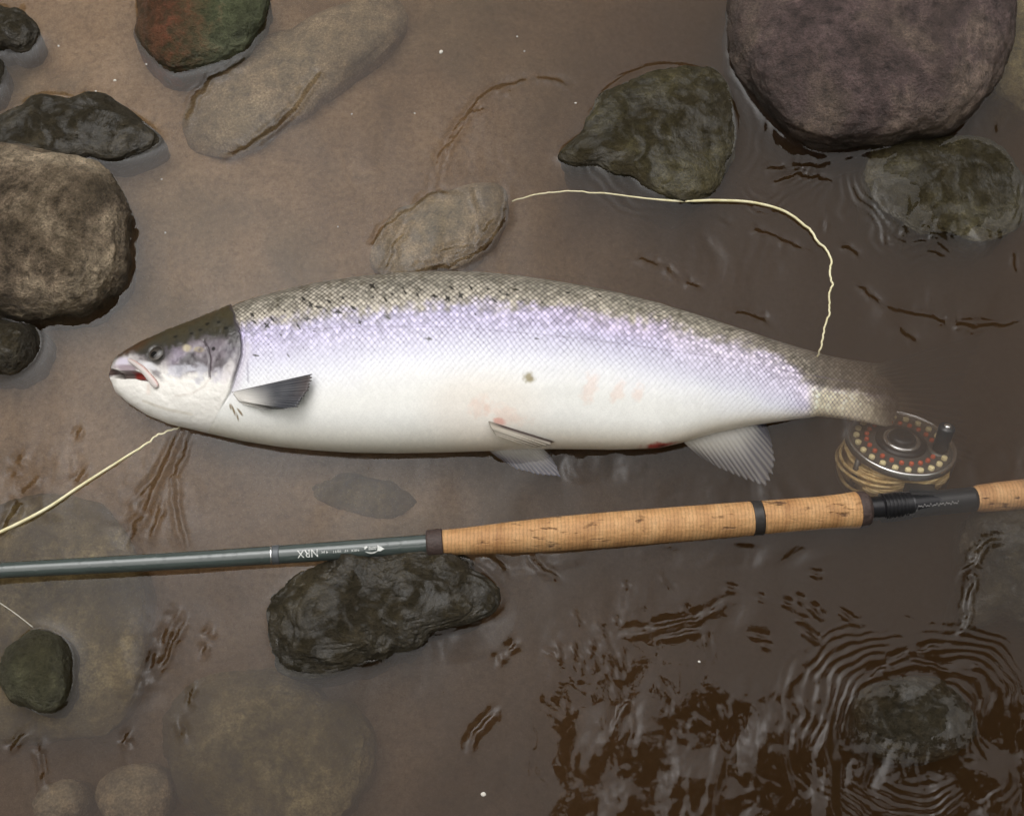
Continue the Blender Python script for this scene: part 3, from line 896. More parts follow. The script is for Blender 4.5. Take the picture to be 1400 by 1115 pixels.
def blue_col(r, k_, ray):
    m_ = sstep(0.1, 0.8, r) * (0.55 + 0.45 * ray)
    return mixc((238, 234, 228), (138, 140, 164), m_) * 0.62


def anal_col(r, k_, ray):
    m_ = sstep(0.10, 0.75, r + 0.45 * (k_ - 0.4)) * (0.5 + 0.5 * (1 - ray) * 0.8)
    m_ = np.clip(m_ + 0.5 * np.exp(-((k_ - 0.92) / 0.08) ** 2) * sstep(0.0, 0.2, r), 0, 1)
    return mixc((242, 238, 230), (96, 98, 122), m_) * 0.62


fin('anal_fin', [(930, 600), (960, 588), (1000, 578), (1044, 571)], [(960, 626), (985, 641), (1018, 655), (1048, 666), (1057, 650), (1060, 630), (1056, 606), (1048, 582)],
    lambda X, Y, r, k_: 0.004 - 0.020 * r ** 1.1 + 0.0012 * np.sin(k_ * 9) * r, anal_col, 19, 40, 240, 0.00025, 0.0007, 0.03, 5)
fin('pelvic_fin', [(664, 611), (690, 610), (715, 610), (742, 612)], [(682, 626), (706, 641), (736, 649), (767, 652), (762, 638), (754, 626)],
    lambda X, Y, r, k_: 0.002 - 0.010 * r, blue_col, 16, 30, 160, 0.0002, 0.0006, 0.03, 7)


def pel2_col(r, k_, ray):
    m_ = (1 - sstep(0.12, 0.34, k_ + 0.1 * r)) * (0.45 + 0.55 * sstep(0.0, 0.25, r)) + 0.25 * sstep(0.55, 0.62, k_) * (1 - sstep(0.62, 0.8, k_))
    return mixc((240, 230, 214), (100, 84, 80), m_) * 0.60


def pel2_z(X, Y, r, k_):
    i0 = flank(672, 578)[0][2]; i1 = flank(757, 604)[0][2]
    z = i0 * (1 - r) + i1 * r
    return z + 0.0022 + 0.003 * np.sin(np.clip(r, 0, 1) * math.pi) + 0.004 * (1 - np.abs(2 * k_ - 1)) * (1 - r)


fin('pelvic_fin', [(668, 576), (671, 583), (677, 594)], [(760, 604), (752, 609), (728, 612)], pel2_z, pel2_col, 5, 30, 60, 0.0001, 0.0006, 0.02, 8)


def tail_col(r, k_, ray):
    return mixc((226, 212, 182), (84, 76, 66), np.clip(sstep(0.0, 0.6, r) * (0.65 + 0.35 * ray) + 0.85 * (1 - sstep(0.25, 0.65, k_)), 0, 1)) * 0.8


fin('tail_fin', [(1192, 500), (1194, 520), (1194, 550), (1192, 576)], [(1352, 452), (1330, 500), (1316, 540), (1318, 580), (1338, 640)],
    lambda X, Y, r, k_: -0.040 - 0.085 * r ** 0.85 + 0.003 * np.sin(k_ * 3.1), tail_col, 18, 30, 160, 0.0006, 0.0012, 0.03, 9)

# ------------------------------------------------------------------ fly rod
ROD = empty('fly_rod', tuple(px(880, 720, 0.0)))
tag(ROD, 'fly rod with dark green blank and long cork grip lying across the water', 'fishing rod')
rp_ = [(-420, 803, 0.022), (-200, 792, 0.016), (0, 779.5, 0.0115), (300, 763, 0.008), (583, 743.5, 0.005), (880, 720, 0.002), (1175, 696.5, -0.004), (1330, 682, -0.0155), (1480, 668, -0.024)]
RP = np.array([px(a_, b2, c_) for a_, b2, c_ in rp_])
RPATH = smooth_path(RP, 1600)
RX = proj(RPATH)[0]                                       # photo x along the rod


def rod_seg(x0, x1, n):
    s = np.interp(np.linspace(x0, x1, n), RX, np.arange(len(RX)))
    return np.stack([np.interp(s, np.arange(len(RX)), RPATH[:, k]) for k in range(3)], -1)


t = NT('blank_green')
n1 = t.noise(60, 4, 0.5, t.mapping((1, 6, 6)))
b = t.ramp(n1, [(0.3, (0.052, 0.066, 0.063)), (0.7, (0.074, 0.092, 0.087))])
drops = t.n('ShaderNodeTexVoronoi'); t.set(drops.inputs['Vector'], t.coord()); drops.inputs['Scale'].default_value = 150
dh_ = t.ramp(drops.outputs['Distance'], [(0.0, 1.0), (0.32, 0.0)])
t.pbsdf(b, 0.24, t.bump(dh_, 0.0005, 0.5), Coat_Weight=0.6, Coat_Roughness=0.05)
M_blank = t.m
t = NT('cork')
vv = t.coord()
rings = t.n('ShaderNodeTexWave', wave_type='BANDS', bands_direction='X'); t.set(rings.inputs['Vector'], vv)
rings.inputs['Scale'].default_value = 95; rings.inputs['Distortion'].default_value = 3.0; rings.inputs['Detail'].default_value = 3; rings.inputs['Detail Scale'].default_value = 4
n1 = t.noise(26, 6, 0.6, t.mapping((2.5, 0.7, 0.7))); n2 = t.noise(170, 6, 0.7, t.mapping((0.6, 1.6, 1.6))); n4 = t.noise(75, 4, 0.6, t.mapping((0.55, 1.7, 1.7)))
b = t.ramp(n1, [(0.3, L(168, 120, 74)), (0.55, L(198, 152, 102)), (0.75, L(214, 172, 124))])
b = t.mix(0.5, b, t.ramp(rings.outputs[0], [(0.0, 0.55), (0.35, 1.0), (1.0, 1.08)]), 'MULTIPLY')
b = t.mix(0.55, b, t.ramp(n2, [(0.3, 0.6), (0.55, 1.0), (0.8, 1.15)]), 'MULTIPLY')
pits = t.ramp(n4, [(0.60, 0.0), (0.68, 1.0)])
pits = t.math('MULTIPLY', pits, t.ramp(n2, [(0.38, 0.0), (0.52, 1.0)]))
b = t.mix(t.math('MULTIPLY', pits, 0.85), b, L(74, 46, 30))
hgt = t.math('SUBTRACT', n2, t.math('MULTIPLY', pits, 1.2))
t.pbsdf(b, 0.62, t.bump(hgt, 0.0008))
M_cork = t.m
M_rubber = plain_mat('burl_collar', L(66, 52, 48), 0.6, 0, 0.5, 400, 0.0006)
M_ring = plain_mat('dark_ring', L(48, 44, 42), 0.45, 0, 0.3, 300)
M_black_metal = plain_mat('black_anodised', L(34, 33, 36), 0.32, 0.3, 0.25, 200)
M_silver = plain_mat('silver_metal', (0.62, 0.62, 0.63), 0.22, 0.9, 0.1, 200)
M_white_print = plain_mat('white_print', (0.74, 0.76, 0.74), 0.5, 0, 0.15, 600)

blank = tube('blank', rod_seg(-400, 590, 240), np.interp(np.linspace(-400, 590, 240), [-400, 0, 590], [9.6 * PXM, 10.4 * PXM, 13.0 * PXM]), M_blank, ROD, 28)
rb = lambda x: np.interp(x, [-400, 0, 590], [9.6 * PXM, 10.4 * PXM, 13.0 * PXM])
tube('winding_ring', rod_seg(371, 373.4, 4), rb(372) + 0.0004, M_silver, blank, 28)
tube('winding', rod_seg(373.4, 383, 6), rb(378) + 0.00025, plain_mat('winding_grey', L(92, 96, 100), 0.4, 0.2), blank, 28)


def prof(xs, rs, n):
    x = np.linspace(xs[0], xs[-1], n)
    return np.interp(x, xs, rs) * PXM


tube('front_collar', rod_seg(583, 605.5, 16), prof([583, 585, 604, 605.5], [16.5, 18.6, 18.8, 18.3], 16), M_rubber, ROD, 36)
xs_ = [605, 606.5, 640, 700, 800, 900, 1027]
up_grip = tube('cork_grip', rod_seg(605, 1027.6, 180), crv(np.array([(605, 16.8), (640, 17.6), (690, 20.2), (760, 22.6), (850, 23.2), (1028, 22.6)]), np.linspace(605, 1027.6, 180), 40) * PXM, M_cork, ROD, 48)
tube('grip_ring', rod_seg(1027, 1041, 8), 22.9 * PXM, M_ring, ROD, 36)
tube('cork_grip', rod_seg(1040.5, 1171, 70), crv(np.array([(1040, 22.2), (1080, 22.0), (1120, 21.8), (1150, 22.8), (1171, 24.6)]), np.linspace(1040.5, 1171, 70), 20) * PXM, M_cork, ROD, 48)
tube('rear_collar', rod_seg(1170.5, 1187, 14), prof([1170, 1172, 1182, 1187], [24.4, 25.0, 24.4, 20.0], 14), M_rubber, ROD, 36)
tube('hood', rod_seg(1186, 1206, 12), prof([1186, 1187, 1205, 1206], [15.0, 16.0, 16.4, 15.0], 12), M_black_metal, ROD, 32)
xn = np.linspace(1205.5, 1242, 150)
nut = tube('locking_nut', rod_seg(1205.5, 1242, 150), (18.4 + 1.1 * np.sign(np.sin((xn - 1205) * 2 * math.pi / 5.2)) * (xn < 1236)) * PXM, M_black_metal, ROD, 32)
seat = tube('reel_seat', rod_seg(1241.5, 1331, 20), 16.6 * PXM, M_black_metal, ROD, 32)
tube('lower_grip', rod_seg(1330, 1470, 60), crv(np.array([(1330, 15.5), (1338, 18.6), (1370, 20.0), (1420, 20.8), (1470, 21)]), np.linspace(1330, 1470, 60), 10) * PXM, M_cork, ROD, 40)


def lettering(name, text, x0, x1, height, voff, mat, parent, radius, shear=0.0, lift=0.0005):
    """print wrapped on the rod, read with the rod turned upside down; x0 > x1 in photo pixels"""
    cu = bpy.data.curves.new('type', 'FONT'); cu.body = text; cu.size = 1.0; cu.shear = shear; cu.resolution_u = 3
    ob = bpy.data.objects.new('type', cu); col.objects.link(ob)
    dg = bpy.context.evaluated_depsgraph_get()
    me = bpy.data.meshes.new_from_object(ob.evaluated_get(dg))
    n = len(me.vertices); co = np.zeros(n * 3, np.float32); me.vertices.foreach_get('co', co); co = co.reshape(-1, 3)
    tris = []
    me.calc_loop_triangles()
    tr_ = np.zeros(len(me.loop_triangles) * 3, np.int32); me.loop_triangles.foreach_get('vertices', tr_)
    bpy.data.objects.remove(ob); bpy.data.meshes.remove(me); bpy.data.curves.remove(cu)
    u = (co[:, 0] - co[:, 0].min()) / np.ptp(co[:, 0]); v_ = (co[:, 1] - co[:, 1].min()) / np.ptp(co[:, 1]) - 0.5
    put_on_rod(name, x0 + (x1 - x0) * u, v_ * height + voff, tr_.reshape(-1, 3), mat, parent, radius, lift)


def put_on_rod(name, X, off, faces, mat, parent, radius, lift):
    s = np.interp(X, RX, np.arange(len(RX)))
    C_ = np.stack([np.interp(s, np.arange(len(RX)), RPATH[:, k]) for k in range(3)], -1)
    T, S, U = frames(RPATH)
    ii = np.clip(np.round(s).astype(int), 0, len(RX) - 1)
    r_ = (radius(X) if callable(radius) else np.full(len(X), radius)) + lift
    a = np.radians(107) + off * PXM / r_               # angle on the tube; 90 deg is straight up, more leans to the viewer
    # S points to the viewer's side when the path runs to +x
    V = C_ + r_[:, None] * (-np.cos(a)[:, None] * S[ii] + np.sin(a)[:, None] * U[ii])
    mesh_np(name, V, faces, mat, parent, False)


lettering('lettering', 'NRX', 436, 408, 10.0, 0.5, M_white_print, blank, rb)
lettering('lettering', "NRX  15'  10/11    4 pc", 492, 441, 4.2, 0.0, M_white_print, blank, rb)
lettering('lettering', 'Loomis', 518, 505, 6.0, 0.2, M_white_print, blank, rb, 0.3)
# leaping-fish emblem: a swoosh under the name, a pointed head at one end and a small fork at the other
u_ = np.linspace(0, 1, 24)
xa = 500 + 18 * u_; mid_ = 3.0 + 3.2 * np.sin(u_ * math.pi); wd = 1.6 * np.sin(u_ * math.pi) ** 0.7
Xe = np.concatenate([xa, xa]); Oe = np.concatenate([mid_ - wd, mid_ + wd * 0.4])
fe = np.stack([np.arange(23), np.arange(1, 24), 24 + np.arange(1, 24), 24 + np.arange(23)], -1)
put_on_rod('emblem', Xe, Oe, fe, M_white_print, blank, rb, 0.0005)
put_on_rod('emblem', np.array([517, 521, 526.5, 522, 517.5]), np.array([3.5, 4.0, 1.2, -2.0, -4.0]), np.array([[0, 1, 2], [0, 2, 3], [0, 3, 4]]), M_white_print, blank, rb, 0.0006)
put_on_rod('emblem', np.array([497, 503, 504, 500, 498.5, 501]), np.array([-3.2, -3.8, -2.2, 0.2, -1.2, -2.2]), np.array([[0, 1, 2], [0, 2, 5], [5, 2, 3], [5, 3, 4]]), M_white_print, blank, rb, 0.0006)
M_grey_print = plain_mat('grey_print', (0.30, 0.29, 0.29), 0.5, 0, 0.2, 600)
# thin, hard to read script along the reel seat
xq = np.linspace(1244, 1302, 160)
oq = 1.2 * np.sin((xq - 1244) * 1.5) + 1.0 * np.sin((xq - 1244) * 0.83 + 1) + 4.0 * np.exp(-((xq - 1245) / 2.0) ** 2)
Xe = np.concatenate([xq, xq]); Oe = np.concatenate([oq - 0.5, oq + 0.5]) + 1.5
fe = np.stack([np.arange(159), np.arange(1, 160), 160 + np.arange(1, 160), 160 + np.arange(159)], -1)
put_on_rod('script_lettering', Xe, Oe, fe, M_grey_print, seat, 16.6 * PXM, 0.0004)

# ------------------------------------------------------------------ fly reel
vdir = -FWD; n_r = math.cos(D(54)) * vdir + math.sin(D(54)) * UP; n_r /= np.linalg.norm(n_r)
n_r = n_r + np.array([0.06, 0, 0]); n_r /= np.linalg.norm(n_r)
e1 = np.array([1.0, 0, 0]) - n_r * n_r[0]; e1 /= np.linalg.norm(e1)
e2 = np.cross(n_r, e1)                                  # in the disc, away from the rod
RR_ = 76 * PXM
near = px(1252, 651, -0.004)
RC = near + e2 * RR_
REEL = empty('fly_reel', tuple(RC))
tag(REEL, 'silver-rimmed fly reel with orange and cream holes sunk beside the salmon tail', 'fishing reel')


def disc_pt(a, b_, h):
    a, b_, h = np.broadcast_arrays(np.asarray(a, float), np.asarray(b_, float), np.asarray(h, float))
    return RC + a[..., None] * e1 + b_[..., None] * e2 + h[..., None] * n_r


def lathe(name, rs, hs_, mat, parent=REEL, seg=64, ca=0.0, cb=0.0, closed=False, smooth=True, rmod=None):
    a = np.linspace(0, 2 * math.pi, seg, endpoint=False)
    rs = np.asarray(rs, float); hs_ = np.asarray(hs_, float)
    r2 = rs[:, None] + (0 if rmod is None else rmod(rs[:, None], a[None, :], hs_[:, None]))
    V = disc_pt(ca + r2 * np.cos(a), cb + r2 * np.sin(a), hs_[:, None] + 0 * a)
    F = grid_faces(len(rs), seg, True)
    return mesh_np(name, V.reshape(-1, 3), F, mat, parent, smooth)


M_face = plain_mat('reel_grey', L(112, 110, 106), 0.35, 0.55, 0.2, 150)
M_hub = plain_mat('hub_black', L(36, 34, 36), 0.3, 0.2, 0.2, 150)
M_cream = plain_mat('hole_cream', L(226, 212, 166), 0.5, 0, 0.15, 150)
M_orange = plain_mat('hole_orange', L(196, 92, 62), 0.45, 0, 0.15, 150)
r_ = RR_
face = lathe('spool_face', [0, 0.30 * r_, 0.31 * r_, 0.55 * r_, 0.90 * r_, 0.93 * r_, 0.93 * r_, 0], [0, 0, 0.001, -0.0015, -0.0025, -0.002, -0.006, -0.006], M_face, seg=96)
rim = lathe('rim', [0.925 * r_, 0.93 * r_, 0.985 * r_, r_, r_, 0.99 * r_, 0.95 * r_, 0.925 * r_], [-0.003, 0.0012, 0.0014, 0.0002, -0.005, -0.0062, -0.0064, -0.006], M_silver, seg=120)
hub = lathe('hub', [0, 0.20 * r_, 0.24 * r_, 0.25 * r_, 0.25 * r_], [0.008, 0.008, 0.0065, 0.004, -0.001], M_hub)
lathe('hub_ring', [0.25 * r_, 0.255 * r_, 0.33 * r_, 0.345 * r_, 0.345 * r_], [0.001, 0.0040, 0.0038, 0.002, -0.001], M_silver, hub)
lathe('hub_plate', [0.345 * r_, 0.46 * r_, 0.47 * r_], [0.0022, 0.0018, -0.001], M_hub, hub)
for k in range(22):
    a = 2 * math.pi * k / 22 + 0.05
    lathe('face_hole', [0, 0.046 * r_, 0.056 * r_, 0.058 * r_], [0.0006, 0.0006, 0.0001, -0.003], M_cream, face, 20, 0.80 * r_ * math.cos(a), 0.80 * r_ * math.sin(a))
    a += math.pi / 22
    lathe('inner_hole', [0, 0.036 * r_, 0.043 * r_, 0.045 * r_], [0.0008, 0.0008, 0.0003, -0.003], M_orange, face, 16, 0.62 * r_ * math.cos(a), 0.62 * r_ * math.sin(a))
ka, kb = 50 * PXM, -16 * PXM / math.cos(D(54)) * 0.55
knob = lathe('handle', [0, 0.0036, 0.0042, 0.0072, 0.0076, 0.0070, 0.0066, 0.0074, 0.0074, 0.0060, 0], [0.0285, 0.0285, 0.0272, 0.0272, 0.0255, 0.014, 0.008, 0.004, 0.002, 0.0005, 0.0005], M_hub, REEL, 28, ka, kb)
lathe('handle_screw', [0, 0.0030, 0.0034], [0.0293, 0.0292, 0.0284], M_silver, knob, 20, ka, kb)
lathe('handle_seat', [0, 0.0095, 0.0105, 0.0105], [0.0006, 0.0005, -0.0005, -0.003], M_face, REEL, 24, ka, kb)
# line wound on the spool, bulging loosely
zz = np.linspace(-0.0068, -0.042, 160)
wr = 0.88 * r_ + 0.0016 * np.abs(np.sin((zz + 0.0066) * math.pi / 0.0024))
t = NT('spooled_line')
aa = t.noise(160, 5, 0.6)
t.pbsdf(t.ramp(aa, [(0.3, L(190, 156, 96)), (0.5, L(236, 206, 146)), (0.7, L(250, 228, 176))]), 0.5, t.bump(aa, 0.001))
M_line_coil = t.m
lathe('line_coil', wr, zz, M_line_coil, REEL, 180, rmod=lambda r0_, a, h: 0.0030 * np.sin(a * 3 + h * 160) + 0.0016 * np.sin(a * 7 - h * 420) + 0.0045 * np.exp(-((np.mod(a - 3.9, 2 * math.pi)) ** 2) * 3))
# back plate and pillars of the frame
lathe('frame_back', [0, 0.93 * r_, r_, r_, 0.94 * r_, 0], [-0.0425, -0.0425, -0.0432, -0.0465, -0.048, -0.048], M_face, REEL, 80)
for k in (0.15, 0.62, 1.15, 1.9):
    a = k * math.pi
    lathe('pillar', [0, 0.003, 0.003, 0], [-0.006, -0.006, -0.043, -0.043], M_face, REEL, 12, 0.965 * r_ * math.cos(a), 0.965 * r_ * math.sin(a))
# loose turns that have sprung off the spool to the left
for k, (dx, ph, rr2) in enumerate([(-0.002, 0.0, 0.92), (-0.004, 0.4, 0.98), (-0.005, 0.9, 1.0), (-0.003, 1.4, 0.94), (-0.004, 0.6, 0.97)]):
    a = np.linspace(2.45, 4.75, 60)
    rr3 = r_ * (0.84 + (rr2 - 0.84) * np.sin((a - 2.45) / 2.3 * math.pi) ** 0.8) + 0.001 * np.sin(a * 6 + k)
    pth = disc_pt(rr3 * np.cos(a) + dx, rr3 * np.sin(a), -0.010 - 0.006 * k + 0.003 * np.sin(a * 3 + ph))
    tube('loose_coil', pth, 0.0016, M_line_coil, REEL, 10)
# foot that joins the reel to the rod
fa_ = np.linspace(0, 1, 10)
p0 = disc_pt(0.008, -0.93 * r_, -0.022); p1 = rod_seg(1262, 1262.1, 2)[0] + np.array([0, 0.004, -0.002])
V = []
for s in fa_:
    c_ = p0 * (1 - s) + p1 * s
    wx = 0.010 + 0.004 * abs(2 * s - 1)
    for sx_, sh in ((-1, -1), (1, -1), (1, 1), (-1, 1)):
        V.append(c_ + e1 * sx_ * wx + n_r * sh * 0.011)
F = [grid_faces(10, 4, True), np.array([[0, 3, 2, 1], [36, 37, 38, 39]])]
mesh_np('reel_foot', np.array(V), F, M_black_metal, REEL, False)

# ------------------------------------------------------------------ fly line on the water
t = NT('fly_line_coating')
aa = t.noise(90, 4)
t.pbsdf(t.ramp(aa, [(0.3, L(214, 204, 156)), (0.7, L(240, 233, 198))]), 0.4)
M_line = t.m


def line_path(pts, n, wig=None):
    p = smooth_path([px(a_, b2, c_) for a_, b2, c_ in pts], n)
    if wig is not None:
        u = np.linspace(0, 1, n); T, S, U = frames(p)
        p = p + S * (wig(u))[:, None]
    return p


p = line_path([(-60, 752, 0.004), (0, 727, 0.003), (60, 697, 0.003), (110, 664, 0.002), (160, 632, 0.001), (205, 604, -0.001), (240, 585, -0.004), (275, 565, -0.012)], 260,
              lambda u: sstep(0.70, 0.8, u) * 0.0050 * fbm(u * 26, u * 0, 501, 3))
o = tube('fly_line', p, np.interp(np.linspace(0, 1, 260), [0, 0.5, 0.8, 1], [0.0017, 0.0014, 0.0009, 0.0008]), M_line, None, 10)
tag(o, 'pale yellow line running from under the fish chin over the rod tip end', 'fishing line', 'pale yellow fly line on the water')
p = line_path([(700, 274, -0.010), (722, 268, -0.003), (770, 262, -0.002), (830, 265, -0.002), (880, 271, -0.002), (930, 275, 0.001), (980, 274, 0.002), (1030, 277, 0.002), (1075, 290, 0.002), (1110, 316, 0.002), (1130, 346, 0.001), (1138, 380, 0.000),
               (1136, 410, -0.001), (1128, 445, -0.002), (1121, 478, -0.006), (1118, 500, -0.026)], 420, lambda u: (1 - sstep(0.02, 0.34, u)) * 0.0022 * fbm(u * 40, u * 0, 503, 3) + sstep(0.58, 0.75, u) * 0.0046 * fbm(u * 36, u * 0, 505, 3))
o = tube('fly_line', p, np.interp(np.linspace(0, 1, 420), [0, 0.3, 0.42, 0.6, 0.8, 1], [0.0007, 0.0009, 0.0014, 0.0013, 0.0010, 0.0009]), M_line, None, 10)
tag(o, 'pale yellow line looping over the water above the salmon tail', 'fishing line', 'pale yellow fly line on the water')
t = NT('leader_nylon'); t.pbsdf((0.45, 0.42, 0.34), 0.3)
o = tube('leader', line_path([(-30, 806, 0.002), (0, 824, 0.001), (22, 839, 0.001), (45, 857, 0.001)], 40), 0.0005, t.m, None, 8)
tag(o, 'thin clear leader thread reaching the small rounded grey stone', 'fishing line')

# ------------------------------------------------------------------ water
wx_ = axis_pts(-0.60, 0.60, 0.0014, 45, 1.30); wy_ = axis_pts(-0.46, 0.54, 0.0014, 45, 1.30)
WX, WY = np.meshgrid(wx_, wy_, indexing='ij')
PX_, PY_ = proj(np.stack([WX, WY, 0 * WX], -1))
inner = (np.abs(WX) < 0.62) & (WY > -0.48) & (WY < 0.56)
PX_ = np.where(inner, PX_, 700); PY_ = np.where(inner, PY_, -400)
win = np.clip(1 - np.maximum(np.abs(WX) - 0.56, 0) / 0.05, 0, 1) * np.clip(1 - np.maximum(WY - 0.50, 0) / 0.04, 0, 1) * np.clip(1 - np.maximum(-0.42 - WY, 0) / 0.04, 0, 1)
h = 0.0009 * fbm(WX * 14, WY * 9, 71, 2) * win
# choppy patches
chop = np.zeros(WX.shape)


def region(x, y, rx, ry, amp):
    d = np.hypot((PX_ - x) / rx, (PY_ - y) / ry)
    return amp * (1 - sstep(0.5, 1.1, d))


mask = 0.05 + 0 * WX
for r4 in [(1150, 1080, 420, 170, 0.75), (880, 1060, 120, 130, 0.6), (820, 900, 110, 80, 0.22), (930, 840, 160, 50, 0.22), (1300, 285, 130, 70, 0.85), (910, 210, 110, 70, 0.42), (620, 830, 90, 80, 0.4), (480, 870, 100, 40, 0.35),
           (200, 690, 90, 90, 0.30), (60, 660, 80, 60, 0.30), (1340, 200, 90, 80, 0.45), (650, 200, 90, 80, 0.16), (1300, 430, 150, 50, 0.22), (1000, 350, 130, 50, 0.22), (1010, 680, 150, 40, 0.35), (1150, 580, 50, 30, 0.5),
           (700, 760, 120, 25, 0.40), (1000, 760, 150, 20, 0.3), (200, 900, 60, 80, 0.25), (90, 160, 110, 40, 0.3), (20, 60, 60, 60, 0.35), (820, 640, 90, 25, 0.35), (1380, 640, 120, 40, 0.3), (560, 330, 70, 60, 0.2)]:
    mask = np.maximum(mask, region(*r4))
mask = mask * win
aw = fbm(PX_ / 42 + 0.9 * fbm(PX_ / 90, PY_ / 90, 93, 2), PY_ / 84, 91, 4, 0.38)
bw = fbm(PX_ / 11 + 2.0 * aw, PY_ / 9, 95, 2, 0.4)
h = h + mask * (0.0068 * aw + 0.0005 * bw)
# ring ripples
def rings_(x, y, ratio, lam, r0_, r1_, amp, seed):
    d = np.hypot(PX_ - x, (PY_ - y) * ratio) + 34 * fbm(PX_ / 75, PY_ / 75, seed, 3)
    e_ = sstep(r0_ - 20, r0_ + 15, d) * (1 - sstep(r1_ * 0.7, r1_, d))
    return amp * np.sin(d * 2 * math.pi / lam) * e_ * sstep(-0.22, 0.25, fbm(PX_ / 55, PY_ / 55, seed + 3, 3))


h = h + win * rings_(1250, 990, 1.35, 15, 85, 230, 0.00045, 201)
h = h + win * rings_(1288, 252, 1.3, 15, 100, 170, 0.00040, 203) * sstep(230, 260, PY_)
h = h + win * rings_(1060, 200, 1.1, 12, 20, 120, 0.00030, 205) * sstep(215, 235, PY_)
h = h + win * rings_(1120, 560, 1.2, 11, 20, 75, 0.00035, 207) * sstep(560, 570, PY_)
h = h + win * rings_(905, 178, 1.3, 16, 110, 180, 0.00012, 209)


def stroke(pts, amp=0.0010, sig=3.2, jit=3.0, seed=0, breaks=0.35):
    global h
    pp = np.array(pts, float)
    x0, x1 = pp[:, 0].min() - 25, pp[:, 0].max() + 25; y0, y1 = pp[:, 1].min() - 25, pp[:, 1].max() + 25
    sel = np.where((PX_ > x0) & (PX_ < x1) & (PY_ > y0) & (PY_ < y1) & inner)
    if len(sel[0]) == 0: return
    X = PX_[sel] + jit * 2 * fbm(PX_[sel] / 14, PY_[sel] / 14, 300 + seed, 3); Y = PY_[sel] + jit * 2 * fbm(PX_[sel] / 14, PY_[sel] / 14, 340 + seed, 3)
    dm = np.full(X.shape, 1e9); um = np.zeros(X.shape); sm_ = np.zeros(X.shape)
    L_ = np.concatenate([[0], np.cumsum(np.hypot(*np.diff(pp, axis=0).T))])
    for k in range(len(pp) - 1):
        a_ = pp[k]; ab = pp[k + 1] - a_
        tq = np.clip(((X - a_[0]) * ab[0] + (Y - a_[1]) * ab[1]) / (ab @ ab + 1e-9), 0, 1)
        d = np.hypot(X - a_[0] - tq * ab[0], Y - a_[1] - tq * ab[1])
        nn_ = np.array([-ab[1], ab[0]]) / (np.hypot(*ab) + 1e-9)
        if nn_[1] < 0: nn_ = -nn_
        u = d < dm; sm_ = np.where(u, (X - a_[0]) * nn_[0] + (Y - a_[1]) * nn_[1], sm_); dm = np.where(u, d, dm); um = np.where(u, (L_[k] + tq * (L_[k + 1] - L_[k])) / L_[-1], um)
    tap = np.sqrt(np.clip(np.sin(np.clip(um, 0.02, 0.98) * math.pi), 0, 1))
    br = sstep(-breaks - 0.1, -breaks + 0.25, vnoise(um * L_[-1] / 20, um * 0 + seed, 400 + seed) + 0.0)
    h[sel] += amp * (np.clip(sm_, -3 * sig, 3 * sig) * PXM) * np.exp(-(dm / sig) ** 2) * tap * br


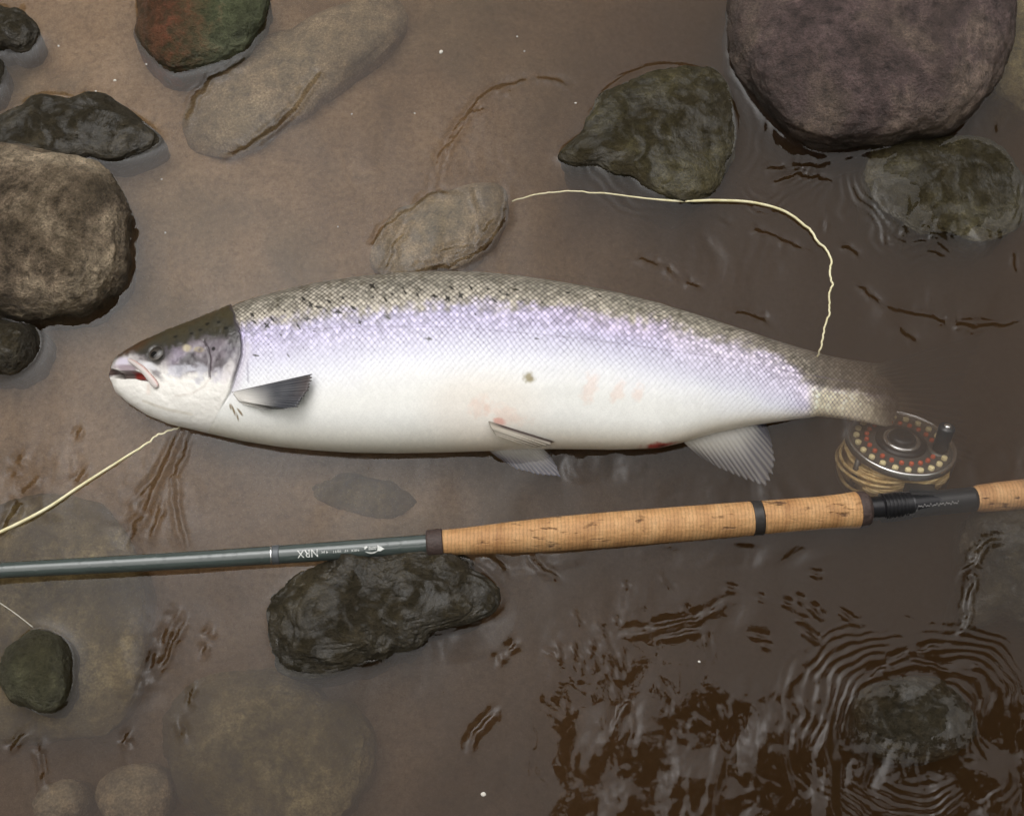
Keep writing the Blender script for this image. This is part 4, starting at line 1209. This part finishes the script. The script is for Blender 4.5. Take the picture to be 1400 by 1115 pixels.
ST = [([(590, 255), (600, 215), (625, 170), (660, 128), (700, 112), (760, 105), (782, 118)], 1.0), ([(603, 240), (612, 205), (640, 160), (672, 132), (712, 118)], 0.8),
      ([(505, 378), (508, 335), (525, 310), (560, 285), (590, 265), (625, 262)], 1.0), ([(525, 372), (540, 335), (556, 306)], 0.8), ([(570, 366), (600, 345), (640, 330)], 0.8),
      ([(692, 262), (690, 300), (664, 338), (610, 364), (545, 374)], 1.7), ([(680, 290), (650, 335), (600, 356)], 1.4), ([(645, 262), (655, 290), (652, 320)], 0.8),
      ([(310, 213), (350, 192), (400, 150), (428, 112), (446, 84)], 1.4), ([(255, 170), (264, 136), (290, 105), (335, 82)], 1.4),
      ([(243, 590), (218, 648), (192, 706), (176, 742)], 1.5), ([(262, 588), (238, 650), (242, 700), (252, 750)], 1.0), ([(225, 640), (196, 672), (170, 706)], 0.9), ([(235, 650), (215, 700), (205, 740)], 1.2),
      ([(30, 620), (14, 655)], 1.8), ([(52, 650), (34, 672)], 1.4), ([(35, 660), (15, 705), (2, 735)], 2.0), ([(115, 640), (105, 660)], 1.2), ([(112, 585), (102, 600)], 1.0),
      ([(240, 832), (222, 880), (190, 945)], 1.5), ([(252, 845), (230, 895), (206, 930)], 1.0), ([(288, 856), (276, 895)], 1.2), ([(262, 935), (258, 965)], 0.9),
      ([(178, 990), (172, 1010), (180, 1045), (190, 1062)], 1.0), ([(56, 1000), (54, 1025), (62, 1080)], 0.9), ([(35, 1000), (2, 1032)], 1.3), ([(246, 985), (252, 1010)], 0.9),
      ([(1200, 420), (1262, 432), (1300, 440), (1335, 447), (1400, 440)], 1.3), ([(1172, 390), (1205, 415)], 0.8), ([(1225, 450), (1256, 468)], 1.0), ([(870, 352), (905, 362), (925, 378)], 0.9),
      ([(640, 1025), (648, 1000), (678, 970)], 1.4), ([(680, 905), (690, 875)], 1.5), ([(695, 890), (706, 878)], 1.2), ([(850, 866), (905, 855), (950, 842), (1000, 818)], 1.4), ([(905, 868), (960, 858)], 1.0),
      ([(1342, 740), (1326, 800), (1318, 850), (1306, 875)], 1.8), ([(1306, 878), (1240, 892), (1170, 930)], 1.0), ([(1180, 925), (1250, 902), (1300, 915), (1340, 905)], 1.1),
      ([(720, 750), (740, 775), (765, 792)], 1.2), ([(665, 752), (690, 780), (704, 796)], 1.6), ([(985, 300), (1045, 318), (1110, 345)], 0.8), ([(1150, 335), (1175, 350)], 1.0),
      ([(1000, 425), (1040, 432), (1060, 452)], 0.9), ([(930, 380), (960, 395)], 0.8), ([(835, 1000), (850, 960), (842, 930)], 1.3), ([(1045, 250), (1090, 238), (1140, 248)], 1.2), ([(1040, 235), (1080, 224), (1130, 226)], 1.0),
      ([(1310, 790), (1345, 740), (1385, 735)], 1.3), ([(0, 30), (24, 22), (40, 40), (30, 58), (0, 62)], 1.3), ([(0, 168), (40, 148), (90, 138), (150, 146), (205, 172)], 1.5), ([(10, 205), (60, 192), (100, 205), (150, 196)], 1.3)]
for k, (pts, a_) in enumerate(ST):
    stroke(pts, 0.53 + 0.08 * a_, 3.2 + 2.2 * a_, 2.6, k)
# dashes in loose rows, as the current leaves them
for k in range(64):
    cx_, cy_, sx_, sy_ = [(800, 880, 60, 40), (1290, 300, 90, 30), (900, 990, 90, 60), (1050, 830, 110, 40), (260, 930, 60, 60), (1300, 470, 80, 60), (350, 1010, 90, 50)][k % 4]
    x = cx_ + random.gauss(0, sx_) * 0.7; y = cy_ + random.gauss(0, sy_) * 0.7
    an = [1.05, 1.7, 1.2, 0.5, 1.7, 0.6, 1.2][k % 4] + random.gauss(0, 0.2); ll = random.uniform(5, 14)
    stroke([(x - ll * math.cos(an), y - ll * math.sin(an)), (x + ll * math.cos(an), y + ll * math.sin(an))], 0.58 * random.uniform(0.8, 1.15), 4.0, 1.5, 50 + k, 0.5)
# water climbs a little where a stone stands out of it
for (mx, my, rx, ry, ro, mf) in MENISCUS:
    dx = WX - mx; dy = WY - my; ca, sa = math.cos(ro), math.sin(ro)
    u = (dx * ca + dy * sa) / rx; v_ = (-dx * sa + dy * ca) / ry
    d = (np.hypot(u, v_) - 1) * min(rx, ry)
    if mf is not None:
        d = np.hypot(dx, dy) - np.interp(np.arctan2(dy, dx), mf[0], mf[1])
    h = h + 0.0016 * np.exp(-np.abs(d) / 0.004) * win
nxw, nyw = len(wx_), len(wy_)
V = np.stack([WX, WY, h], -1).reshape(-1, 3)
F = [grid_faces(nxw, nyw)]
# closed box: skirt and bottom
per = np.concatenate([np.arange(nxw) * nyw, (nxw - 1) * nyw + np.arange(1, nyw), (np.arange(nxw - 2, -1, -1)) * nyw + nyw - 1, np.arange(nyw - 2, 0, -1)])
nb_ = len(V); Vb = V[per].copy(); Vb[:, 2] = -1.2
V = np.vstack([V, Vb, [[0, 0, -1.2]]])
k = np.arange(len(per)); k2 = (k + 1) % len(per)
F.append(np.stack([per[k2], per[k], nb_ + k, nb_ + k2], -1))
F.append(np.stack([np.full(len(per), len(V) - 1), nb_ + k2, nb_ + k], -1))
t = NT('river_water')
lw = t.n('ShaderNodeLayerWeight'); lw.inputs['Blend'].default_value = 0.5
f5 = t.math('POWER', lw.outputs['Facing'], 5.0)
fac = t.math('ADD', t.math('MULTIPLY', f5, 0.981), 0.019)
trn = t.n('ShaderNodeBsdfTransparent'); trn.inputs['Color'].default_value = (0.97, 0.96, 0.94, 1)
gl = t.n('ShaderNodeBsdfGlossy'); gl.inputs['Roughness'].default_value = 0.015
ms = t.n('ShaderNodeMixShader')
t.set(ms.inputs[0], fac); t.t.links.new(trn.outputs[0], ms.inputs[1]); t.t.links.new(gl.outputs[0], ms.inputs[2])
t.t.links.new(ms.outputs[0], t.out.inputs['Surface'])
vol = t.n('ShaderNodeVolumePrincipled')
vol.inputs['Color'].default_value = (0.27, 0.165, 0.080, 1)
vol.inputs['Density'].default_value = 17.0
vol.inputs['Anisotropy'].default_value = 0.3
t.t.links.new(vol.outputs[0], t.out.inputs['Volume'])
water = mesh_np('water', V, F, t.m)
tag(water, 'shallow muddy brown river water with small ripples', kind='structure')

# ------------------------------------------------------------------ flecks floating on the water
M_foam = plain_mat('foam_white', (0.62, 0.58, 0.52), 0.5, 0, 0.2, 900)
FL = [(661, 1085, 3.4, 'largest white fleck, floating well below the jagged dark stone'), (603, 71, 3.6, 'round pale bubble floating beyond the tip of the sand-covered slab'),
      (707, 50, 1.6, 'tiny fleck, farther of a pair between slab and big boulder'), (717, 70, 1.5, 'tiny fleck, nearer of a pair between slab and big boulder'),
      (80, 63, 1.8, 'small white fleck beside the grey stone with rippled edge'), (157, 110, 2.2, 'white fleck between the red and green stone and the flat olive stone'),
      (131, 125, 1.6, 'tiny fleck just off the edge of the flat olive stone'), (221, 245, 1.5, 'small fleck off the upper corner of the tan cracked boulder'),
      (481, 156, 1.6, 'tiny fleck beside the dark line on the sand-covered slab'), (567, 155, 1.6, 'tiny fleck by the curved ripples above the fish back'),
      (787, 141, 1.8, 'small fleck at the edge of the mossy dark green stone'), (226, 318, 1.4, 'tiny fleck between the tan cracked boulder and the salmon head'),
      (956, 904, 1.8, 'small fleck over the silt between the rod and ring ripples'), (462, 310, 1.3, 'tiny fleck close above the spotted shoulder of the salmon'),
      (200, 88, 1.5, 'tiny fleck touching the foot of the red and green stone')]
v0, f0 = ico(2)
for k, (x, y, r4, lab) in enumerate(FL):
    p = v0 * (1 + 0.3 * n3(v0 * 2 + k, k))[:, None] * np.array([r4, r4 * 0.8, r4 * 0.45]) * PXM
    o = mesh_np('foam_fleck', p, f0, M_foam)
    o.location = px(x, y, 0.0004); o.rotation_euler = (0, 0, k * 1.3)
    tag(o, lab, 'fleck', 'pale flecks drifting on the water')

# ------------------------------------------------------------------ alder added out of view, its crown makes the dark reflections at lower right
TREE = empty('added_alder', (2.6, -2.6, 0.2))
tag(TREE, 'dark leafy alder added out of view, mirrored as dark patches among the ripples', 'tree')
M_bark = plain_mat('bark', (0.045, 0.035, 0.026), 0.85, 0, 0.5, 30, 0.01)
tube('trunk', smooth_path([(2.6, -2.6, -0.6), (2.5, -2.5, 1.0), (2.3, -2.2, 2.4), (2.1, -2.0, 4.0), (2.0, -1.9, 5.5)], 40), np.linspace(0.16, 0.05, 40), M_bark, TREE, 14)
limbs = [[(2.3, -2.2, 2.3), (1.6, -1.4, 2.6), (1.0, -0.8, 2.5), (0.45, -0.35, 2.35)], [(2.25, -2.15, 2.7), (1.8, -1.2, 3.0), (1.5, -0.4, 2.9), (1.3, 0.0, 2.7)],
         [(2.15, -2.05, 3.6), (1.2, -1.6, 3.9), (0.4, -1.2, 3.8), (-0.2, -0.9, 3.5)], [(2.1, -2.0, 3.9), (2.4, -1.2, 4.3), (2.6, -0.5, 4.2)], [(2.05, -1.95, 4.4), (1.4, -1.5, 5.0), (0.9, -1.3, 5.2)]]
leafc = []
for l in limbs:
    pth = smooth_path(l, 40)
    tube('limb', pth, np.linspace(0.045, 0.008, 40), M_bark, TREE, 8)
    for _ in range(34):
        k = random.randint(10, 39)
        leafc.append(pth[k] + rng.normal(0, 0.17, 3))
leafc = np.array(leafc)
nl = 26000
c_ = leafc[rng.randint(0, len(leafc), nl)] + rng.normal(0, 0.11, (nl, 3))
c_ = c_[(c_[:, 2] > 1.9)]
keep = ~((c_[:, 1] > 0.10 - 0.1 * c_[:, 0]) & (c_[:, 2] < 3.5))
c_ = c_[keep]; nl = len(c_)
ax1 = rng.normal(0, 1, (nl, 3)); ax1 /= np.linalg.norm(ax1, axis=1)[:, None]
ax2 = np.cross(ax1, rng.normal(0, 1, (nl, 3))); ax2 /= np.linalg.norm(ax2, axis=1)[:, None]
sz = rng.uniform(0.035, 0.06, nl)[:, None]
V = np.stack([c_ - ax1 * sz, c_ + ax2 * sz * 0.7, c_ + ax1 * sz * 1.2, c_ - ax2 * sz * 0.7], 1).reshape(-1, 3)
M_leaf = plain_mat('added_alder_leaf', (0.035, 0.055, 0.018), 0.5, 0, 0.4, 3)
cr = mesh_np('crown', V, np.arange(nl * 4).reshape(-1, 4), M_leaf, TREE, False)
cr['kind'] = 'stuff'
